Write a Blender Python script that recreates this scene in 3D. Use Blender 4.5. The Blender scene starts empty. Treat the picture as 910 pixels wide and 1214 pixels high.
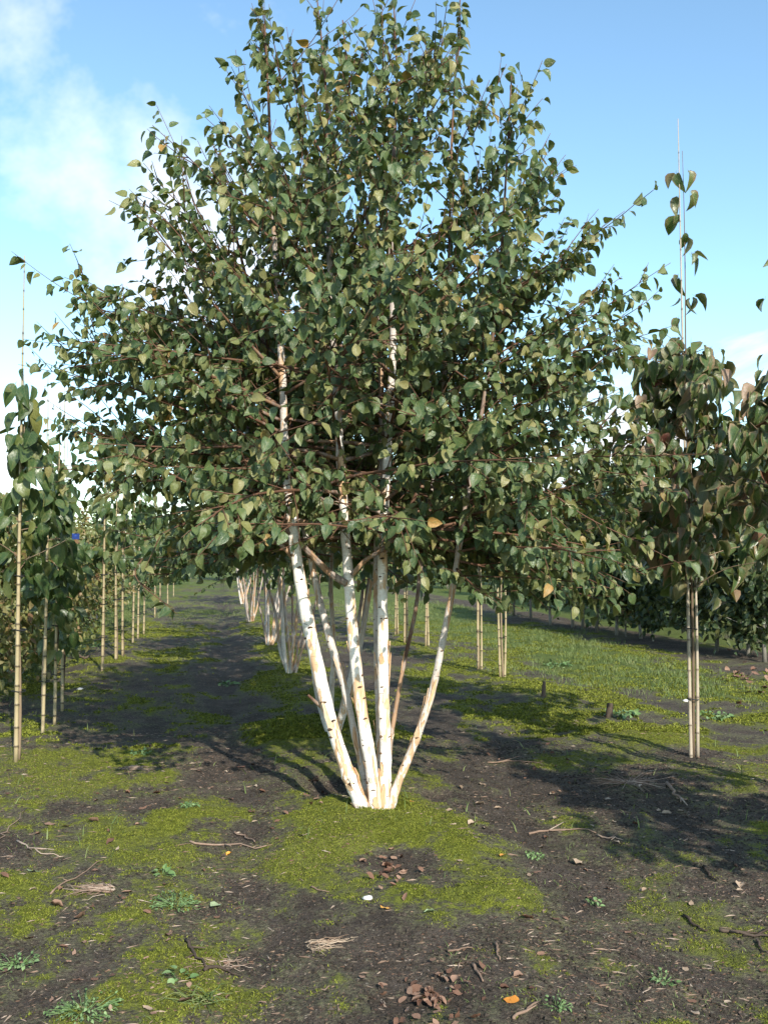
import bpy, math, random
import numpy as np
from mathutils import Vector, Matrix

R = math.radians
scene = bpy.context.scene
COL = scene.collection

# ------------------------------------------------------------------ camera, sky, sun, exposure
F = 1200.0                      # focal length in pixels of the 910 x 1214 photograph
CX, CY, HORIZON = 455.0, 607.0, 657.0
CAM_H = 1.6
YAW = R(9.4)                    # nursery rows run along +Y, the camera looks 9.4 degrees to their right
PITCH = math.atan((HORIZON - CY) / F)
cam_d = bpy.data.cameras.new('camera')
cam = bpy.data.objects.new('camera', cam_d)
COL.objects.link(cam)
cam.location = (0, 0, CAM_H)
cam.rotation_euler = (math.pi / 2 + PITCH, 0, -YAW)
cam_d.sensor_fit = 'VERTICAL'
cam_d.sensor_height = 36
cam_d.lens = 36 * F / 1214
cam_d.clip_start = 0.05
cam_d.clip_end = 3000
scene.camera = cam

SUN_EL = R(30)
SHADOW_AZ = R(-11.5)             # shadows fall this far to the left of the rows
TO_SUN = Vector((-math.sin(SHADOW_AZ) * math.cos(SUN_EL), -math.cos(SHADOW_AZ) * math.cos(SUN_EL), math.sin(SUN_EL)))

world = bpy.data.worlds.new('World')
scene.world = world
world.use_nodes = True
wn, wl = world.node_tree.nodes, world.node_tree.links
wn.clear()
sky = wn.new('ShaderNodeTexSky')
sky.sky_type = 'NISHITA'
sky.sun_disc = False
sky.sun_elevation = SUN_EL
sky.sun_rotation = math.atan2(TO_SUN.x, TO_SUN.y)
sky.air_density = 1.0
sky.dust_density = 0.3
sky.ozone_density = 2.0
tc = wn.new('ShaderNodeTexCoord')
sep = wn.new('ShaderNodeSeparateXYZ')
wl.new(tc.outputs['Generated'], sep.inputs[0])
zc = wn.new('ShaderNodeMath'); zc.operation = 'MAXIMUM'; zc.inputs[1].default_value = 0.02
wl.new(sep.outputs['Z'], zc.inputs[0])
za = wn.new('ShaderNodeMath'); za.operation = 'ADD'; za.inputs[1].default_value = 0.12
wl.new(zc.outputs[0], za.inputs[0])
dx = wn.new('ShaderNodeMath'); dx.operation = 'DIVIDE'
dy = wn.new('ShaderNodeMath'); dy.operation = 'DIVIDE'
wl.new(sep.outputs['X'], dx.inputs[0]); wl.new(za.outputs[0], dx.inputs[1])
wl.new(sep.outputs['Y'], dy.inputs[0]); wl.new(za.outputs[0], dy.inputs[1])
cmb = wn.new('ShaderNodeCombineXYZ')
wl.new(dx.outputs[0], cmb.inputs[0]); wl.new(dy.outputs[0], cmb.inputs[1])
mp = wn.new('ShaderNodeMapping')
mp.inputs['Location'].default_value = (5.3, 2.5, 0)
mp.inputs['Rotation'].default_value = (0, 0, R(25))
mp.inputs['Scale'].default_value = (0.85, 0.55, 1)
wl.new(cmb.outputs[0], mp.inputs['Vector'])
cn = wn.new('ShaderNodeTexNoise')
cn.inputs['Scale'].default_value = 1.0
cn.inputs['Detail'].default_value = 7
cn.inputs['Roughness'].default_value = 0.58
cn.inputs['Distortion'].default_value = 0.35
wl.new(mp.outputs[0], cn.inputs['Vector'])
cr = wn.new('ShaderNodeValToRGB')
cr.color_ramp.elements[0].position = 0.51; cr.color_ramp.elements[0].color = (0, 0, 0, 1)
cr.color_ramp.elements[1].position = 0.66; cr.color_ramp.elements[1].color = (1, 1, 1, 1)
wl.new(cn.outputs['Fac'], cr.inputs[0])
tint = wn.new('ShaderNodeMix'); tint.data_type = 'RGBA'; tint.blend_type = 'MULTIPLY'
tint.inputs['Factor'].default_value = 1.0
tint.inputs[7].default_value = (1.14, 1.28, 1.22, 1)
wl.new(sky.outputs[0], tint.inputs[6])
cm = wn.new('ShaderNodeMix'); cm.data_type = 'RGBA'
cm.inputs[7].default_value = (6.6, 6.7, 6.8, 1)
wl.new(cr.outputs[0], cm.inputs['Factor'])
wl.new(tint.outputs[2], cm.inputs[6])
bgn = wn.new('ShaderNodeBackground')
bgn.inputs['Strength'].default_value = 0.135
wl.new(cm.outputs[2], bgn.inputs['Color'])
wo = wn.new('ShaderNodeOutputWorld')
wl.new(bgn.outputs[0], wo.inputs['Surface'])

sd = bpy.data.lights.new('sun', 'SUN')
sd.energy = 4.3
sd.angle = R(0.55)
sd.color = (1.0, 0.93, 0.82)
sun = bpy.data.objects.new('sun', sd)
COL.objects.link(sun)
sun.rotation_euler = TO_SUN.to_track_quat('Z', 'Y').to_euler()
sun.location = (10, -30, 30)

vs = scene.view_settings
vs.view_transform = 'Standard'
vs.look = 'None'
vs.gamma = 1
vs.exposure = 0.72
vs.use_curve_mapping = False
scene.cycles.max_bounces = 6
scene.cycles.use_denoising = True

# ------------------------------------------------------------------ pixel helpers
CR = Matrix.Rotation(-YAW, 3, 'Z') @ Matrix.Rotation(math.pi / 2 + PITCH, 3, 'X')
RIGHT = np.array([math.cos(YAW), -math.sin(YAW)])
FWD = np.array([math.sin(YAW), math.cos(YAW)])

def ray(px, py):
    v = CR @ Vector(((px - CX) / F, (CY - py) / F, -1))
    return np.array(v)

def at(px, py, d):
    """point seen at a pixel, d metres ahead of the camera along the ground"""
    v = ray(px, py)
    k = d / (v[0] * FWD[0] + v[1] * FWD[1])
    return np.array([0, 0, CAM_H]) + v * k

def ground(px, py):
    v = ray(px, py)
    k = -CAM_H / v[2]
    return np.array([0, 0, CAM_H]) + v * k

def pix(P):
    """numpy points -> pixel and depth"""
    q = (np.asarray(P) - np.array([0, 0, CAM_H])) @ np.array(CR)
    return CX + F * q[..., 0] / -q[..., 2], CY - F * q[..., 1] / -q[..., 2], -q[..., 2]

# ------------------------------------------------------------------ noise
def _h(ix, iy, s):
    n = (ix.astype(np.int64) * 374761393 + iy.astype(np.int64) * 668265263 + s * 1442695041) & 0xffffffff
    n = ((n ^ (n >> 13)) * 1274126177) & 0xffffffff
    return ((n ^ (n >> 16)) & 0xffff) / 65535.0

def vnoise(x, y, s):
    x = np.asarray(x, float); y = np.asarray(y, float)
    ix = np.floor(x); iy = np.floor(y)
    fx = x - ix; fy = y - iy
    fx = fx * fx * (3 - 2 * fx); fy = fy * fy * (3 - 2 * fy)
    a = _h(ix, iy, s); b = _h(ix + 1, iy, s); c = _h(ix, iy + 1, s); d = _h(ix + 1, iy + 1, s)
    return (a * (1 - fx) + b * fx) * (1 - fy) + (c * (1 - fx) + d * fx) * fy

def fbm(x, y, s, o=4, g=0.5):
    t = 0; a = 1; n = 0
    for k in range(o):
        t = t + a * vnoise(np.asarray(x) * 2 ** k + 17.3 * k, np.asarray(y) * 2 ** k - 9.1 * k, s + k)
        n += a; a *= g
    return t / n

def sstep(a, b, x):
    t = np.clip((x - a) / (b - a), 0, 1)
    return t * t * (3 - 2 * t)

def gauss(x, c, w):
    return np.exp(-((x - c) / w) ** 2)

# ------------------------------------------------------------------ mesh helpers
def link(o, parent=None):
    COL.objects.link(o)
    if parent is not None:
        o.parent = parent
    return o

def tag(o, label=None, cat=None, group=None, kind=None):
    if label: o['label'] = label
    if cat: o['category'] = cat
    if group: o['group'] = group
    if kind: o['kind'] = kind
    return o

def empty(name, loc, label, cat, group=None):
    o = bpy.data.objects.new(name, None)
    o.empty_display_size = 0.2
    o.location = loc
    COL.objects.link(o)
    return tag(o, label, cat, group)

def mesh_np(name, V, Fc, mat, smooth=True, uv=None, attrs=None):
    """V (n,3); Fc (m,k) with k = 3 or 4, or a list of such arrays"""
    me = bpy.data.meshes.new(name)
    if not isinstance(Fc, list): Fc = [Fc]
    Fc = [f for f in Fc if len(f)]
    V = np.asarray(V, np.float32)
    me.vertices.add(len(V))
    me.vertices.foreach_set('co', V.ravel())
    nl = sum(f.size for f in Fc); nf = sum(len(f) for f in Fc)
    me.loops.add(nl)
    li = np.concatenate([f.ravel() for f in Fc]).astype(np.int32)
    me.loops.foreach_set('vertex_index', li)
    me.polygons.add(nf)
    tot = np.concatenate([np.full(len(f), f.shape[1], np.int32) for f in Fc])
    st = np.concatenate([[0], np.cumsum(tot)[:-1]]).astype(np.int32)
    me.polygons.foreach_set('loop_start', st)
    me.polygons.foreach_set('loop_total', tot)
    me.polygons.foreach_set('use_smooth', np.full(nf, smooth))
    if uv is not None:
        l = me.uv_layers.new(name='UVMap')
        l.data.foreach_set('uv', np.asarray(uv, np.float32)[li].ravel())
    for k, a in (attrs or {}).items():
        t = me.attributes.new(k, 'FLOAT', 'POINT')
        t.data.foreach_set('value', np.asarray(a, np.float32))
    me.update(calc_edges=True)
    me.validate()
    if mat: me.materials.append(mat)
    return me

def obj(name, me, parent=None, loc=None):
    o = bpy.data.objects.new(name, me)
    if loc is not None: o.location = loc
    return link(o, parent)

class MB:
    """collects tubes; builds one mesh"""
    def __init__(self):
        self.V = []; self.Q = []; self.T = []; self.A = []; self.n = 0
    def add(self, V, Q=None, T=None, a=0.0):
        V = np.asarray(V, float)
        self.V.append(V)
        if Q is not None and len(Q): self.Q.append(np.asarray(Q) + self.n)
        if T is not None and len(T): self.T.append(np.asarray(T) + self.n)
        self.A.append(np.broadcast_to(np.asarray(a, float), (len(V),)))
        self.n += len(V)
    def tube(self, P, r, sides=6, jit=0.0, rng=None, attr=None):
        P = np.asarray(P, float); r = np.broadcast_to(np.asarray(r, float), (len(P),)).copy()
        n = len(P)
        t = np.gradient(P, axis=0)
        t /= np.linalg.norm(t, axis=1)[:, None] + 1e-9
        ref = np.array([1.0, 0.13, 0.05]) if abs(t[:, 0]).mean() < 0.75 else np.array([0.1, 1.0, 0.07])
        a = np.cross(t, ref); a /= np.linalg.norm(a, axis=1)[:, None] + 1e-9
        b = np.cross(t, a)
        th = np.arange(sides) * 2 * math.pi / sides
        rr = r[:, None] * np.ones(sides)[None]
        if jit and rng is not None:
            rr = rr * (1 + jit * rng.normal(size=rr.shape))
        V = P[:, None, :] + rr[:, :, None] * (np.cos(th)[None, :, None] * a[:, None, :] + np.sin(th)[None, :, None] * b[:, None, :])
        V = V.reshape(-1, 3)
        i = np.arange(n - 1)[:, None] * sides; k = np.arange(sides)[None]; k2 = (k + 1) % sides
        Q = np.stack([i + k, i + k2, i + sides + k2, i + sides + k], -1).reshape(-1, 4)
        V = np.vstack([V, P[0], P[-1]])
        c0, c1 = n * sides, n * sides + 1
        T = np.array([[c0, (j + 1) % sides, j] for j in range(sides)] +
                     [[c1, (n - 1) * sides + j, (n - 1) * sides + (j + 1) % sides] for j in range(sides)])
        ra = r if attr is None else np.broadcast_to(np.asarray(attr, float), (n,))
        self.add(V, Q, T, np.concatenate([np.repeat(ra, sides), [ra[0], ra[-1]]]))
    def mesh(self, name, mat, smooth=True):
        fl = []
        if self.Q: fl.append(np.vstack(self.Q))
        if self.T: fl.append(np.vstack(self.T))
        return mesh_np(name, np.vstack(self.V), fl, mat, smooth, attrs={'rad': np.concatenate(self.A)})

def smooth_poly(P, n):
    """Catmull-Rom resample"""
    P = np.asarray(P, float)
    Q = np.vstack([2 * P[0] - P[1], P, 2 * P[-1] - P[-2]])
    m = len(P) - 1
    out = []
    for s in np.linspace(0, m - 1e-6, n):
        i = int(s); t = s - i
        p0, p1, p2, p3 = Q[i], Q[i + 1], Q[i + 2], Q[i + 3]
        out.append(0.5 * ((2 * p1) + (-p0 + p2) * t + (2 * p0 - 5 * p1 + 4 * p2 - p3) * t * t + (-p0 + 3 * p1 - 3 * p2 + p3) * t ** 3))
    return np.array(out)

# ------------------------------------------------------------------ materials
def new_mat(name):
    m = bpy.data.materials.new(name)
    m.use_nodes = True
    nt = m.node_tree
    nt.nodes.clear()
    out = nt.nodes.new('ShaderNodeOutputMaterial')
    return m, nt, out

class NT:
    def __init__(self, nt): self.nt = nt
    def n(self, t, **kw):
        x = self.nt.nodes.new(t)
        for k, v in kw.items(): setattr(x, k, v)
        return x
    def l(self, a, b): self.nt.links.new(a, b)
    def math(self, op, a, b=None, clamp=False):
        x = self.n('ShaderNodeMath', operation=op, use_clamp=clamp)
        for i, v in enumerate((a, b)):
            if v is None: continue
            if isinstance(v, (int, float)): x.inputs[i].default_value = v
            else: self.l(v, x.inputs[i])
        return x.outputs[0]
    def mix(self, f, a, b, blend='MIX'):
        x = self.n('ShaderNodeMix', data_type='RGBA', blend_type=blend)
        for s, v in ((x.inputs['Factor'], f), (x.inputs[6], a), (x.inputs[7], b)):
            if isinstance(v, (int, float)): s.default_value = v
            elif isinstance(v, tuple): s.default_value = v + (1,) if len(v) == 3 else v
            else: self.l(v, s)
        return x.outputs[2]
    def ramp(self, fac, stops, interp='LINEAR'):
        x = self.n('ShaderNodeValToRGB')
        r = x.color_ramp; r.interpolation = interp
        while len(r.elements) < len(stops): r.elements.new(0.5)
        for e, (p, c) in zip(r.elements, stops):
            e.position = p; e.color = tuple(c) + (1,) if len(c) == 3 else c
        self.l(fac, x.inputs[0])
        return x.outputs[0]
    def noise(self, vec, scale, detail=4, rough=0.55, sc=None, dist=0):
        if sc is not None:
            m = self.n('ShaderNodeMapping'); m.inputs['Scale'].default_value = sc
            self.l(vec, m.inputs['Vector']); vec = m.outputs[0]
        x = self.n('ShaderNodeTexNoise')
        x.inputs['Scale'].default_value = scale; x.inputs['Detail'].default_value = detail
        x.inputs['Roughness'].default_value = rough; x.inputs['Distortion'].default_value = dist
        self.l(vec, x.inputs['Vector'])
        return x.outputs['Fac']
    def coord(self, k='Object'):
        return self.n('ShaderNodeTexCoord').outputs[k]
    def attr(self, name):
        return self.n('ShaderNodeAttribute', attribute_name=name).outputs['Fac']
    def bump(self, h, strength, dist):
        b = self.n('ShaderNodeBump')
        b.inputs['Strength'].default_value = strength; b.inputs['Distance'].default_value = dist
        self.l(h, b.inputs['Height'])
        return b.outputs[0]
    def rnd(self):
        g = self.n('ShaderNodeNewGeometry'); o = self.n('ShaderNodeObjectInfo')
        s = self.math('ADD', g.outputs['Random Per Island'], o.outputs['Random'])
        return self.math('FRACT', s), g
    def principled(self, col, rough=0.6, spec=0.3, normal=None):
        p = self.n('ShaderNodeBsdfPrincipled')
        for s, v in ((p.inputs['Base Color'], col), (p.inputs['Roughness'], rough), (p.inputs['Specular IOR Level'], spec)):
            if isinstance(v, (int, float)): s.default_value = v
            elif isinstance(v, tuple): s.default_value = v + (1,)
            else: self.l(v, s)
        if normal is not None: self.l(normal, p.inputs['Normal'])
        return p.outputs[0]

def leaf_mat(name, stops, back=(0.16, 0.17, 0.07), backf=0.45, edge=None, rough=0.36, spec=0.5, trans=0.2, veins=0.35, mottle=(0.17, 0.165, 0.06)):
    m, nt, out = new_mat(name)
    N = NT(nt)
    r, g = N.rnd()
    col = N.ramp(r, stops)
    uv = N.n('ShaderNodeTexCoord').outputs['UV']
    s = N.n('ShaderNodeSeparateXYZ'); N.l(uv, s.inputs[0])
    au = N.math('ABSOLUTE', s.outputs['X'])
    midrib = N.math('LESS_THAN', au, 0.06)
    sv = N.math('SINE', N.math('MULTIPLY', N.math('SUBTRACT', s.outputs['Y'], N.math('MULTIPLY', au, 0.35)), 44.0))
    sv = N.math('GREATER_THAN', sv, 0.86)
    vf = N.math('MULTIPLY', N.math('MAXIMUM', midrib, N.math('MULTIPLY', sv, 0.6)), veins)
    col = N.mix(vf, col, (0.22, 0.25, 0.09))
    # blotches: mottled tissue
    cv = N.n('ShaderNodeCombineXYZ')
    N.l(s.outputs['X'], cv.inputs[0]); N.l(N.math('MULTIPLY', s.outputs['Y'], 2.0), cv.inputs[1]); N.l(N.math('MULTIPLY', r, 40.0), cv.inputs[2])
    bl = N.noise(cv.outputs[0], 1.6, 4, 0.6)
    col = N.mix(N.math('MULTIPLY', N.ramp(bl, [(0.50, (0, 0, 0)), (0.72, (1, 1, 1))]), 0.55), col, mottle)
    col = N.mix(N.math('MULTIPLY', N.ramp(bl, [(0.30, (1, 1, 1)), (0.48, (0, 0, 0))]), 0.45), col, N.mix(1.0, col, (0.45, 0.5, 0.5), 'MULTIPLY'))
    if edge:
        ef = N.ramp(N.math('ADD', au, N.math('MULTIPLY', N.math('SUBTRACT', bl, 0.5), 0.9)), [(0.55, (0, 0, 0)), (0.95, (1, 1, 1))])
        r2 = N.math('FRACT', N.math('MULTIPLY', r, 7.31))
        ef = N.math('MULTIPLY', ef, r2)
        col = N.mix(ef, col, edge)
    col = N.mix(N.math('MULTIPLY', g.outputs['Backfacing'], backf), col, back)
    ro = N.math('ADD', N.math('MULTIPLY', N.math('FRACT', N.math('MULTIPLY', r, 13.7)), 0.2), rough - 0.08)
    nb = N.bump(N.math('ADD', N.math('MULTIPLY', sv, 0.5), N.math('MULTIPLY', bl, 2.0)), 0.5, 0.006)
    p = N.principled(col, ro, spec, nb)
    t = N.n('ShaderNodeBsdfTranslucent')
    N.l(N.mix(1.0, col, (1.5, 1.6, 0.6), 'MULTIPLY'), t.inputs['Color'])
    mx = N.n('ShaderNodeMixShader'); mx.inputs[0].default_value = trans
    N.l(p, mx.inputs[1]); N.l(t.outputs[0], mx.inputs[2])
    N.l(mx.outputs[0], out.inputs['Surface'])
    return m

M = {}
M['birch_leaf'] = leaf_mat('birch leaf', [(0.0, (0.034, 0.070, 0.026)), (0.36, (0.058, 0.104, 0.038)), (0.58, (0.088, 0.136, 0.046)), (0.76, (0.145, 0.172, 0.060)),
                                          (0.90, (0.23, 0.225, 0.085)), (0.985, (0.23, 0.20, 0.08)), (1.0, (0.40, 0.22, 0.06))])
M['cane_leaf'] = leaf_mat('broad green leaf', [(0.0, (0.034, 0.070, 0.022)), (0.5, (0.050, 0.095, 0.030)), (0.85, (0.08, 0.125, 0.038)), (1.0, (0.17, 0.18, 0.05))], veins=0.25)
M['pink_leaf'] = leaf_mat('pink edged leaf', [(0.0, (0.044, 0.082, 0.024)), (0.55, (0.066, 0.110, 0.033)), (0.80, (0.105, 0.135, 0.045)), (0.89, (0.15, 0.13, 0.065)), (0.95, (0.26, 0.16, 0.11)), (1.0, (0.13, 0.025, 0.025))],
                          edge=(0.27, 0.175, 0.11), back=(0.16, 0.145, 0.085), backf=0.4, veins=0.3)
M['dark_leaf'] = leaf_mat('dark green leaf', [(0.0, (0.018, 0.042, 0.014)), (0.6, (0.030, 0.062, 0.020)), (0.9, (0.045, 0.080, 0.024)), (1.0, (0.10, 0.07, 0.03))], veins=0.1)
M['pale_leaf'] = leaf_mat('grey green leaf', [(0.0, (0.05, 0.09, 0.035)), (0.6, (0.075, 0.12, 0.045)), (1.0, (0.12, 0.15, 0.06))], veins=0.1)
M['shrub_leaf'] = leaf_mat('yellowing shrub leaf', [(0.0, (0.07, 0.11, 0.028)), (0.35, (0.14, 0.165, 0.048)), (0.65, (0.22, 0.21, 0.065)), (0.85, (0.26, 0.18, 0.08)), (1.0, (0.22, 0.115, 0.06))], veins=0.1)

def simple_mat(name, stops, rough=0.8, spec=0.2, nscale=30, bump=0.3, obj_rnd=True, sc=None):
    m, nt, out = new_mat(name)
    N = NT(nt)
    r, g = N.rnd()
    f = N.noise(N.coord(), nscale, 5, 0.6, sc)
    v = N.math('ADD', N.math('MULTIPLY', r, 0.6 if obj_rnd else 0.0), N.math('MULTIPLY', f, 0.5 if obj_rnd else 1.0))
    N.l(N.principled(N.ramp(v, stops), rough, spec, N.bump(f, bump, 0.004)), out.inputs['Surface'])
    return m

def bark_birch():
    m, nt, out = new_mat('white birch bark')
    N = NT(nt)
    c = N.coord()
    rad = N.attr('rad')
    n1 = N.noise(c, 9.0, 5, 0.65, (1, 1, 0.22), 0.6)
    n2 = N.noise(c, 30.0, 5, 0.65, (1, 1, 0.16), 0.4)
    n3 = N.noise(c, 30.0, 3, 0.6, (1, 1, 4.0))
    white = N.mix(N.ramp(n3, [(0.35, (0, 0, 0)), (0.7, (1, 1, 1))]), (0.74, 0.68, 0.60), (0.87, 0.84, 0.79))
    col = N.mix(N.ramp(N.math('ADD', N.math('MULTIPLY', n1, 0.7), N.math('MULTIPLY', n2, 0.35)), [(0.535, (0, 0, 0)), (0.565, (1, 1, 1))]), white, (0.60, 0.40, 0.24))
    col = N.mix(N.ramp(N.math('ADD', N.math('MULTIPLY', n2, 0.8), N.math('MULTIPLY', n1, 0.2)), [(0.60, (0, 0, 0)), (0.65, (1, 1, 1))]), col, (0.42, 0.24, 0.12))
    # lenticels: short dark dashes across the stem
    le = N.noise(c, 26.0, 2, 0.5, (1, 1, 5.5))
    lm = N.noise(c, 9.0, 2, 0.5)
    lf = N.math('MULTIPLY', N.ramp(le, [(0.67, (0, 0, 0)), (0.70, (1, 1, 1))]), N.ramp(lm, [(0.48, (0, 0, 0)), (0.55, (1, 1, 1))]))
    col = N.mix(N.math('MULTIPLY', lf, 0.85), col, (0.07, 0.05, 0.035))
    # thin wood is copper brown
    thin = N.ramp(N.math('ADD', N.math('MULTIPLY', rad, 10.0), N.math('MULTIPLY', N.math('SUBTRACT', n1, 0.5), 0.32)),
                  [(0.09, (1, 1, 1)), (0.30, (0, 0, 0))])
    brown = N.mix(n2, (0.05, 0.027, 0.018), (0.19, 0.10, 0.06))
    col = N.mix(thin, col, brown)
    N.l(N.principled(col, 0.62, 0.25, N.bump(N.math('ADD', n3, n2), 0.35, 0.004)), out.inputs['Surface'])
    return m
M['bark_birch'] = bark_birch()
M['flake'] = simple_mat('peeling bark', [(0.1, (0.50, 0.28, 0.14)), (0.5, (0.68, 0.46, 0.28)), (0.9, (0.78, 0.66, 0.52))], 0.7, 0.2, 20)
M['knot'] = simple_mat('branch scar', [(0.2, (0.05, 0.035, 0.025)), (0.8, (0.16, 0.10, 0.06))], 0.85, 0.1, 60)
M['bark_brown'] = simple_mat('young brown bark', [(0.2, (0.10, 0.07, 0.045)), (0.8, (0.24, 0.18, 0.12))], 0.8, 0.2, 40, sc=(1, 1, 0.3))
M['bark_grey'] = simple_mat('grey bark', [(0.2, (0.12, 0.11, 0.09)), (0.8, (0.30, 0.28, 0.24))], 0.85, 0.2, 40, sc=(1, 1, 0.3))

def cane_mat(name, a, b, dark):
    m, nt, out = new_mat(name)
    N = NT(nt)
    c = N.coord()
    f = N.noise(c, 40, 4, 0.6, (1, 1, 0.12))
    g = N.noise(c, 5, 3, 0.6)
    col = N.mix(f, a, b)
    col = N.mix(N.ramp(g, [(0.5, (0, 0, 0)), (0.7, (0.6, 0.6, 0.6))]), col, (0.20, 0.18, 0.10))
    col = N.mix(N.attr('rad'), col, dark)
    N.l(N.principled(col, 0.5, 0.35, N.bump(f, 0.15, 0.002)), out.inputs['Surface'])
    return m
M['cane'] = cane_mat('weathered bamboo', (0.29, 0.235, 0.13), (0.44, 0.36, 0.22), (0.05, 0.035, 0.022))
M['cane_grey'] = cane_mat('grey bamboo', (0.30, 0.25, 0.19), (0.47, 0.40, 0.31), (0.14, 0.11, 0.08))
M['tie'] = simple_mat('black tie', [(0.2, (0.010, 0.010, 0.011)), (0.8, (0.025, 0.025, 0.027))], 0.5, 0.4, 60)
M['blue_tag'] = simple_mat('blue tag', [(0.2, (0.02, 0.07, 0.45)), (0.8, (0.04, 0.12, 0.60))], 0.4, 0.5, 20)

def ground_mat():
    m, nt, out = new_mat('nursery ground')
    N = NT(nt)
    c = N.coord()
    moss = N.attr('moss'); grass = N.attr('grass'); litter = N.attr('litter')
    n1 = N.noise(c, 3.0, 6, 0.65)
    n2 = N.noise(c, 22.0, 6, 0.7)
    n3 = N.noise(c, 110.0, 4, 0.7)
    n4 = N.noise(c, 0.7, 4, 0.6)
    n5 = N.noise(c, 52.0, 5, 0.75)
    soil = N.ramp(N.math('ADD', N.math('MULTIPLY', n1, 0.35), N.math('ADD', N.math('MULTIPLY', n3, 0.35), N.math('MULTIPLY', n5, 0.3))),
                  [(0.36, (0.028, 0.022, 0.017)), (0.5, (0.076, 0.062, 0.050)), (0.62, (0.155, 0.125, 0.102))])
    vo = N.n('ShaderNodeTexVoronoi'); vo.inputs['Scale'].default_value = 75.0; vo.inputs['Randomness'].default_value = 1.0
    N.l(c, vo.inputs['Vector'])
    vs_ = N.n('ShaderNodeSeparateColor'); N.l(vo.outputs['Color'], vs_.inputs[0])
    fl = N.math('MULTIPLY', N.math('LESS_THAN', vo.outputs['Distance'], 0.42), N.math('GREATER_THAN', vs_.outputs[0], N.math('SUBTRACT', 0.97, N.math('MULTIPLY', litter, 0.55))))
    flc = N.ramp(vs_.outputs[1], [(0.0, (0.07, 0.042, 0.032)), (0.5, (0.16, 0.10, 0.075)), (0.85, (0.27, 0.20, 0.15)), (1.0, (0.42, 0.37, 0.30))])
    soil = N.mix(N.math('MULTIPLY', fl, 0.8), soil, flc)
    mo = N.ramp(N.math('ADD', N.math('MULTIPLY', n2, 0.55), N.math('MULTIPLY', n3, 0.45)),
                [(0.34, (0.042, 0.052, 0.008)), (0.49, (0.135, 0.155, 0.020)), (0.62, (0.26, 0.28, 0.045))])
    mo = N.mix(N.ramp(n4, [(0.4, (0, 0, 0)), (0.65, (0.75, 0.75, 0.75))]), mo, N.mix(n5, (0.060, 0.064, 0.028), (0.20, 0.20, 0.10)))
    gr = N.ramp(N.math('ADD', N.math('MULTIPLY', n2, 0.5), N.math('MULTIPLY', n1, 0.5)),
                [(0.3, (0.045, 0.070, 0.016)), (0.5, (0.105, 0.140, 0.036)), (0.7, (0.17, 0.20, 0.06))])
    f = N.math('ADD', moss, N.math('ADD', N.math('MULTIPLY', N.math('SUBTRACT', n2, 0.5), 1.5), N.math('MULTIPLY', N.math('SUBTRACT', n5, 0.5), 1.0)))
    film = N.mix(N.ramp(n5, [(0.35, (0, 0, 0)), (0.65, (1, 1, 1))]), (0.045, 0.044, 0.027), (0.20, 0.19, 0.115))
    col = N.mix(N.ramp(f, [(0.10, (0, 0, 0)), (0.46, (0.85, 0.85, 0.85))]), soil, film)
    col = N.mix(N.ramp(f, [(0.50, (0, 0, 0)), (0.74, (1, 1, 1))]), col, mo)
    gf = N.ramp(N.math('ADD', grass, N.math('MULTIPLY', N.math('SUBTRACT', n2, 0.5), 0.9)), [(0.35, (0, 0, 0)), (0.65, (1, 1, 1))])
    col = N.mix(gf, col, gr)
    col = N.mix(N.math('MULTIPLY', fl, N.math('MULTIPLY', litter, 0.5)), col, flc)
    h = N.math('ADD', N.math('MULTIPLY', n2, 0.6), N.math('ADD', N.math('MULTIPLY', n5, 0.5), N.math('ADD', N.math('MULTIPLY', n3, 0.4), N.math('MULTIPLY', fl, 0.12))))
    N.l(N.principled(col, 0.9, 0.12, N.bump(h, 1.0, 0.03)), out.inputs['Surface'])
    return m
M['ground'] = ground_mat()
M['moss'] = simple_mat('moss shoots', [(0.15, (0.036, 0.046, 0.008)), (0.40, (0.085, 0.102, 0.015)), (0.62, (0.150, 0.172, 0.024)), (0.85, (0.225, 0.235, 0.042)), (0.95, (0.17, 0.135, 0.07))], 0.85, 0.1, 6.0, 0.0)
M['grass'] = simple_mat('grass blades', [(0.1, (0.055, 0.09, 0.022)), (0.5, (0.10, 0.145, 0.04)), (0.8, (0.16, 0.19, 0.07)), (1.0, (0.26, 0.23, 0.12))], 0.6, 0.3, 2.5, 0.0)
M['clod'] = simple_mat('soil crumbs', [(0.1, (0.018, 0.015, 0.012)), (0.6, (0.05, 0.042, 0.034)), (1.0, (0.10, 0.08, 0.065))], 0.95, 0.1, 60)
M['litter'] = simple_mat('dry litter', [(0.1, (0.07, 0.04, 0.028)), (0.5, (0.16, 0.095, 0.06)), (0.9, (0.30, 0.21, 0.14))], 0.8, 0.2, 40)
M['dry_leaf'] = simple_mat('dry brown leaf', [(0.1, (0.07, 0.034, 0.022)), (0.5, (0.17, 0.092, 0.06)), (0.9, (0.31, 0.20, 0.14))], 0.7, 0.25, 40)
M['orange_leaf'] = simple_mat('orange leaf', [(0.1, (0.52, 0.18, 0.03)), (0.6, (0.68, 0.32, 0.06)), (1.0, (0.72, 0.46, 0.12))], 0.55, 0.3, 60)
M['palegreen_leaf'] = simple_mat('faded green leaf', [(0.1, (0.16, 0.24, 0.12)), (0.6, (0.28, 0.36, 0.20)), (1.0, (0.40, 0.44, 0.28))], 0.55, 0.3, 60)
M['tan_leaf'] = simple_mat('pale tan leaf', [(0.1, (0.24, 0.165, 0.11)), (0.6, (0.36, 0.27, 0.19)), (1.0, (0.50, 0.42, 0.32))], 0.6, 0.3, 60)
M['twig'] = simple_mat('dead twig', [(0.1, (0.10, 0.065, 0.045)), (0.5, (0.24, 0.165, 0.12)), (0.9, (0.42, 0.34, 0.27))], 0.8, 0.2, 40)
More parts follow.
